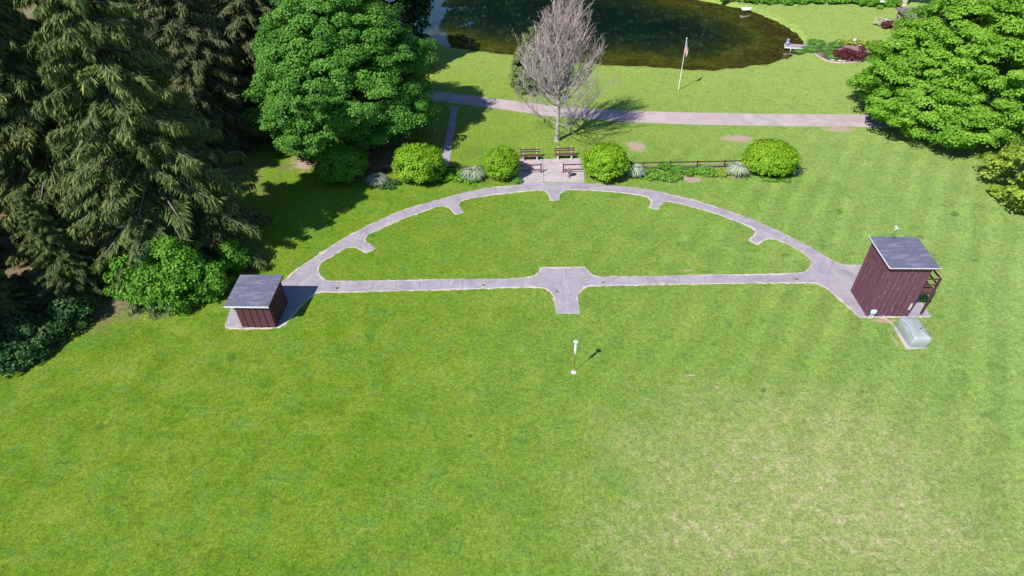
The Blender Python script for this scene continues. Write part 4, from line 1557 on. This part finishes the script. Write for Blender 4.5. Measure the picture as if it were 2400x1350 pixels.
MB().tube([(0, 0, 0), (0, 0, .85)], .05, 8).build('post', M['darkmetal'], t)
MB().lathe([(.10, .80), (.36, .86), (.33, .95), (.18, 1.06), (.02, 1.1)], seg=14).build('cap', M['white'], t, True)

# leafy ground cover along the far top edge
rng = np.random.default_rng(130)
cl = []
for k in range(520):
    px = 1690+rng.random()*420
    p = at(px, 9+6*rng.random()-(14 if px < 1760 else 4)*rng.random() + (10 if px > 2020 else 0)*rng.random())
    cl.append((p.x+rng.normal()*.2, p.y+rng.random()**1.2*4.5, .2+.35*rng.random(), .30+.3*rng.random()))
V, tn = cloud(np.array(cl), rng, 46, .30, .7, .6, .1, None, .6)
V[:, :, 2] = np.maximum(V[:, :, 2], .01)
o = quads_obj('ground_cover', V, M['bush'], None, tn)
o['kind'] = 'stuff'
o['label'] = 'bright leafy ground cover along the far edge of the lawn'

# pale trunk behind the hut
p = at(2117, 12)
leafy_tree('pale_trunk_tree', 'tall tree with a pale straight trunk behind the hut', 'tree', (p.x, p.y, 0), [(7.5, 3), (9, 5), (12, 5.5), (15, 4.5), (18, 2), (19.5, .2)], 170, 60, .55, M['maple_l'], M['barkpale'], 131, cr=(.8, 1.3), trunk=(17, .42, 8, 4.5, 7.5))

# ------------------------------------------------------------ bushes under the spruces
GB = 'leafy bushes under the spruces'
for i, (px, py, rx, ry, h, lm, nn, label) in enumerate([
        (430, 698, 2.9, 2.1, 4.1, 'bush', 140, 'bright leafy bush left of the low shed, in front of the tall spruce'),
        (550, 640, 1.2, 1.1, 1.9, 'bush', 34, 'bright leafy bush directly behind the low shed'),
        (318, 688, 1.4, 1.3, 2.6, 'bush', 46, 'bright leafy bush under the left branches of the tall spruce'),
        (75, 815, 1.5, 1.3, 1.6, 'bush_d', 44, 'dark leafy bush in the shade at the lower left grove corner'),
        (30, 855, 1.3, 1.1, 1.3, 'bush_d', 36, 'grey-green bush lowest at the left edge'),
        (165, 765, 1.2, 1.1, 1.5, 'bush_d', 30, 'dark bush beside the brown litter strip at the left')]):
    p = at(px, py)
    rng = np.random.default_rng(140+i)
    t = thing('leafy_bush', label, 'bush', (p.x, p.y+.4, 0), 0, GB)
    cl = crown_clumps(rng, [(.15, rx*.9), (h*.3, rx), (h*.65, rx*.75), (h, rx*.2)], nn, .45, .8, .3, .16)
    cl[:, 1] *= ry/rx
    V, tn = cloud(cl, rng, 170, .17, .7, .5, .4, (0, 0, h*.3), .6)
    V[:, :, 2] = np.maximum(V[:, :, 2], .02)
    quads_obj('foliage', V, M[lm], t, tn)
    st = MB()
    for k in range(7):
        a = k*.9
        st.tube([(.1*math.cos(a), .1*math.sin(a), -.05), (.35*rx*math.cos(a), .35*ry*math.sin(a), h*.5), (.6*rx*math.cos(a), .6*ry*math.sin(a), h*.85)], [.035, .025, .008], 5)
    st.build('stems', M['barkgrey'], t)
for i, (px, py, h, label) in enumerate([(322, 728, 1.5, 'little blue-green spruce sapling left of its two neighbours'), (372, 735, 1.6, 'little spruce sapling in the middle of the litter strip'), (405, 730, 1.3, 'little spruce sapling closest to the bright bush')]):
    p = at(px, py)
    t = thing('spruce_sapling', label, 'young tree', (p.x, p.y, 0), 0, 'spruce saplings at the grove edge')
    Q, T, q = spruce_mesh(150+i, h, .75, 1.6, .1)
    Q = Q.copy()
    cen = Q.mean(1, keepdims=True)
    Q = cen+(Q-cen)*.6
    Q[:, :, 2] = np.maximum(Q[:, :, 2], .02)
    quads_obj('crown', Q, M['arbor'], t, T)
    MB().tube([(0, 0, 0), (0, 0, h)], [.03, .008], 5).build('trunk', M['barkdark'], t)

# ------------------------------------------------------------ the woods across the pond (seen only mirrored in the water)
GW = 'trees across the pond, mirrored in the water'
proto = leafy_tree('pond_tree', 'tall dark leafy tree across the pond, mirrored in the water', 'tree', (8, 97, 0), [(1.5, 4), (5, 6), (10, 6.5), (15, 5.4), (20, 3), (24, .3)], 330, 40, .75, M['dark_leaf'], M['barkpale'], 160, cr=(1.0, 1.7), group=GW)
for k, (x, y, sc) in enumerate([(-4, 96, .95), (19, 95, 1.02), (29, 91, .9), (39, 86, .95), (-14, 98, 1.06), (-38, 96, .8), (-47, 86, .9), (13, 106, 1.2), (-6, 108, 1.15), (33, 102, 1.1), (47, 92, 1.1), (24, 108, 1.15)]):
    c = spruce_copy(proto, 'tall dark leafy tree across the pond, mirrored in the water', (x, y, 0), k*1.9, sc)
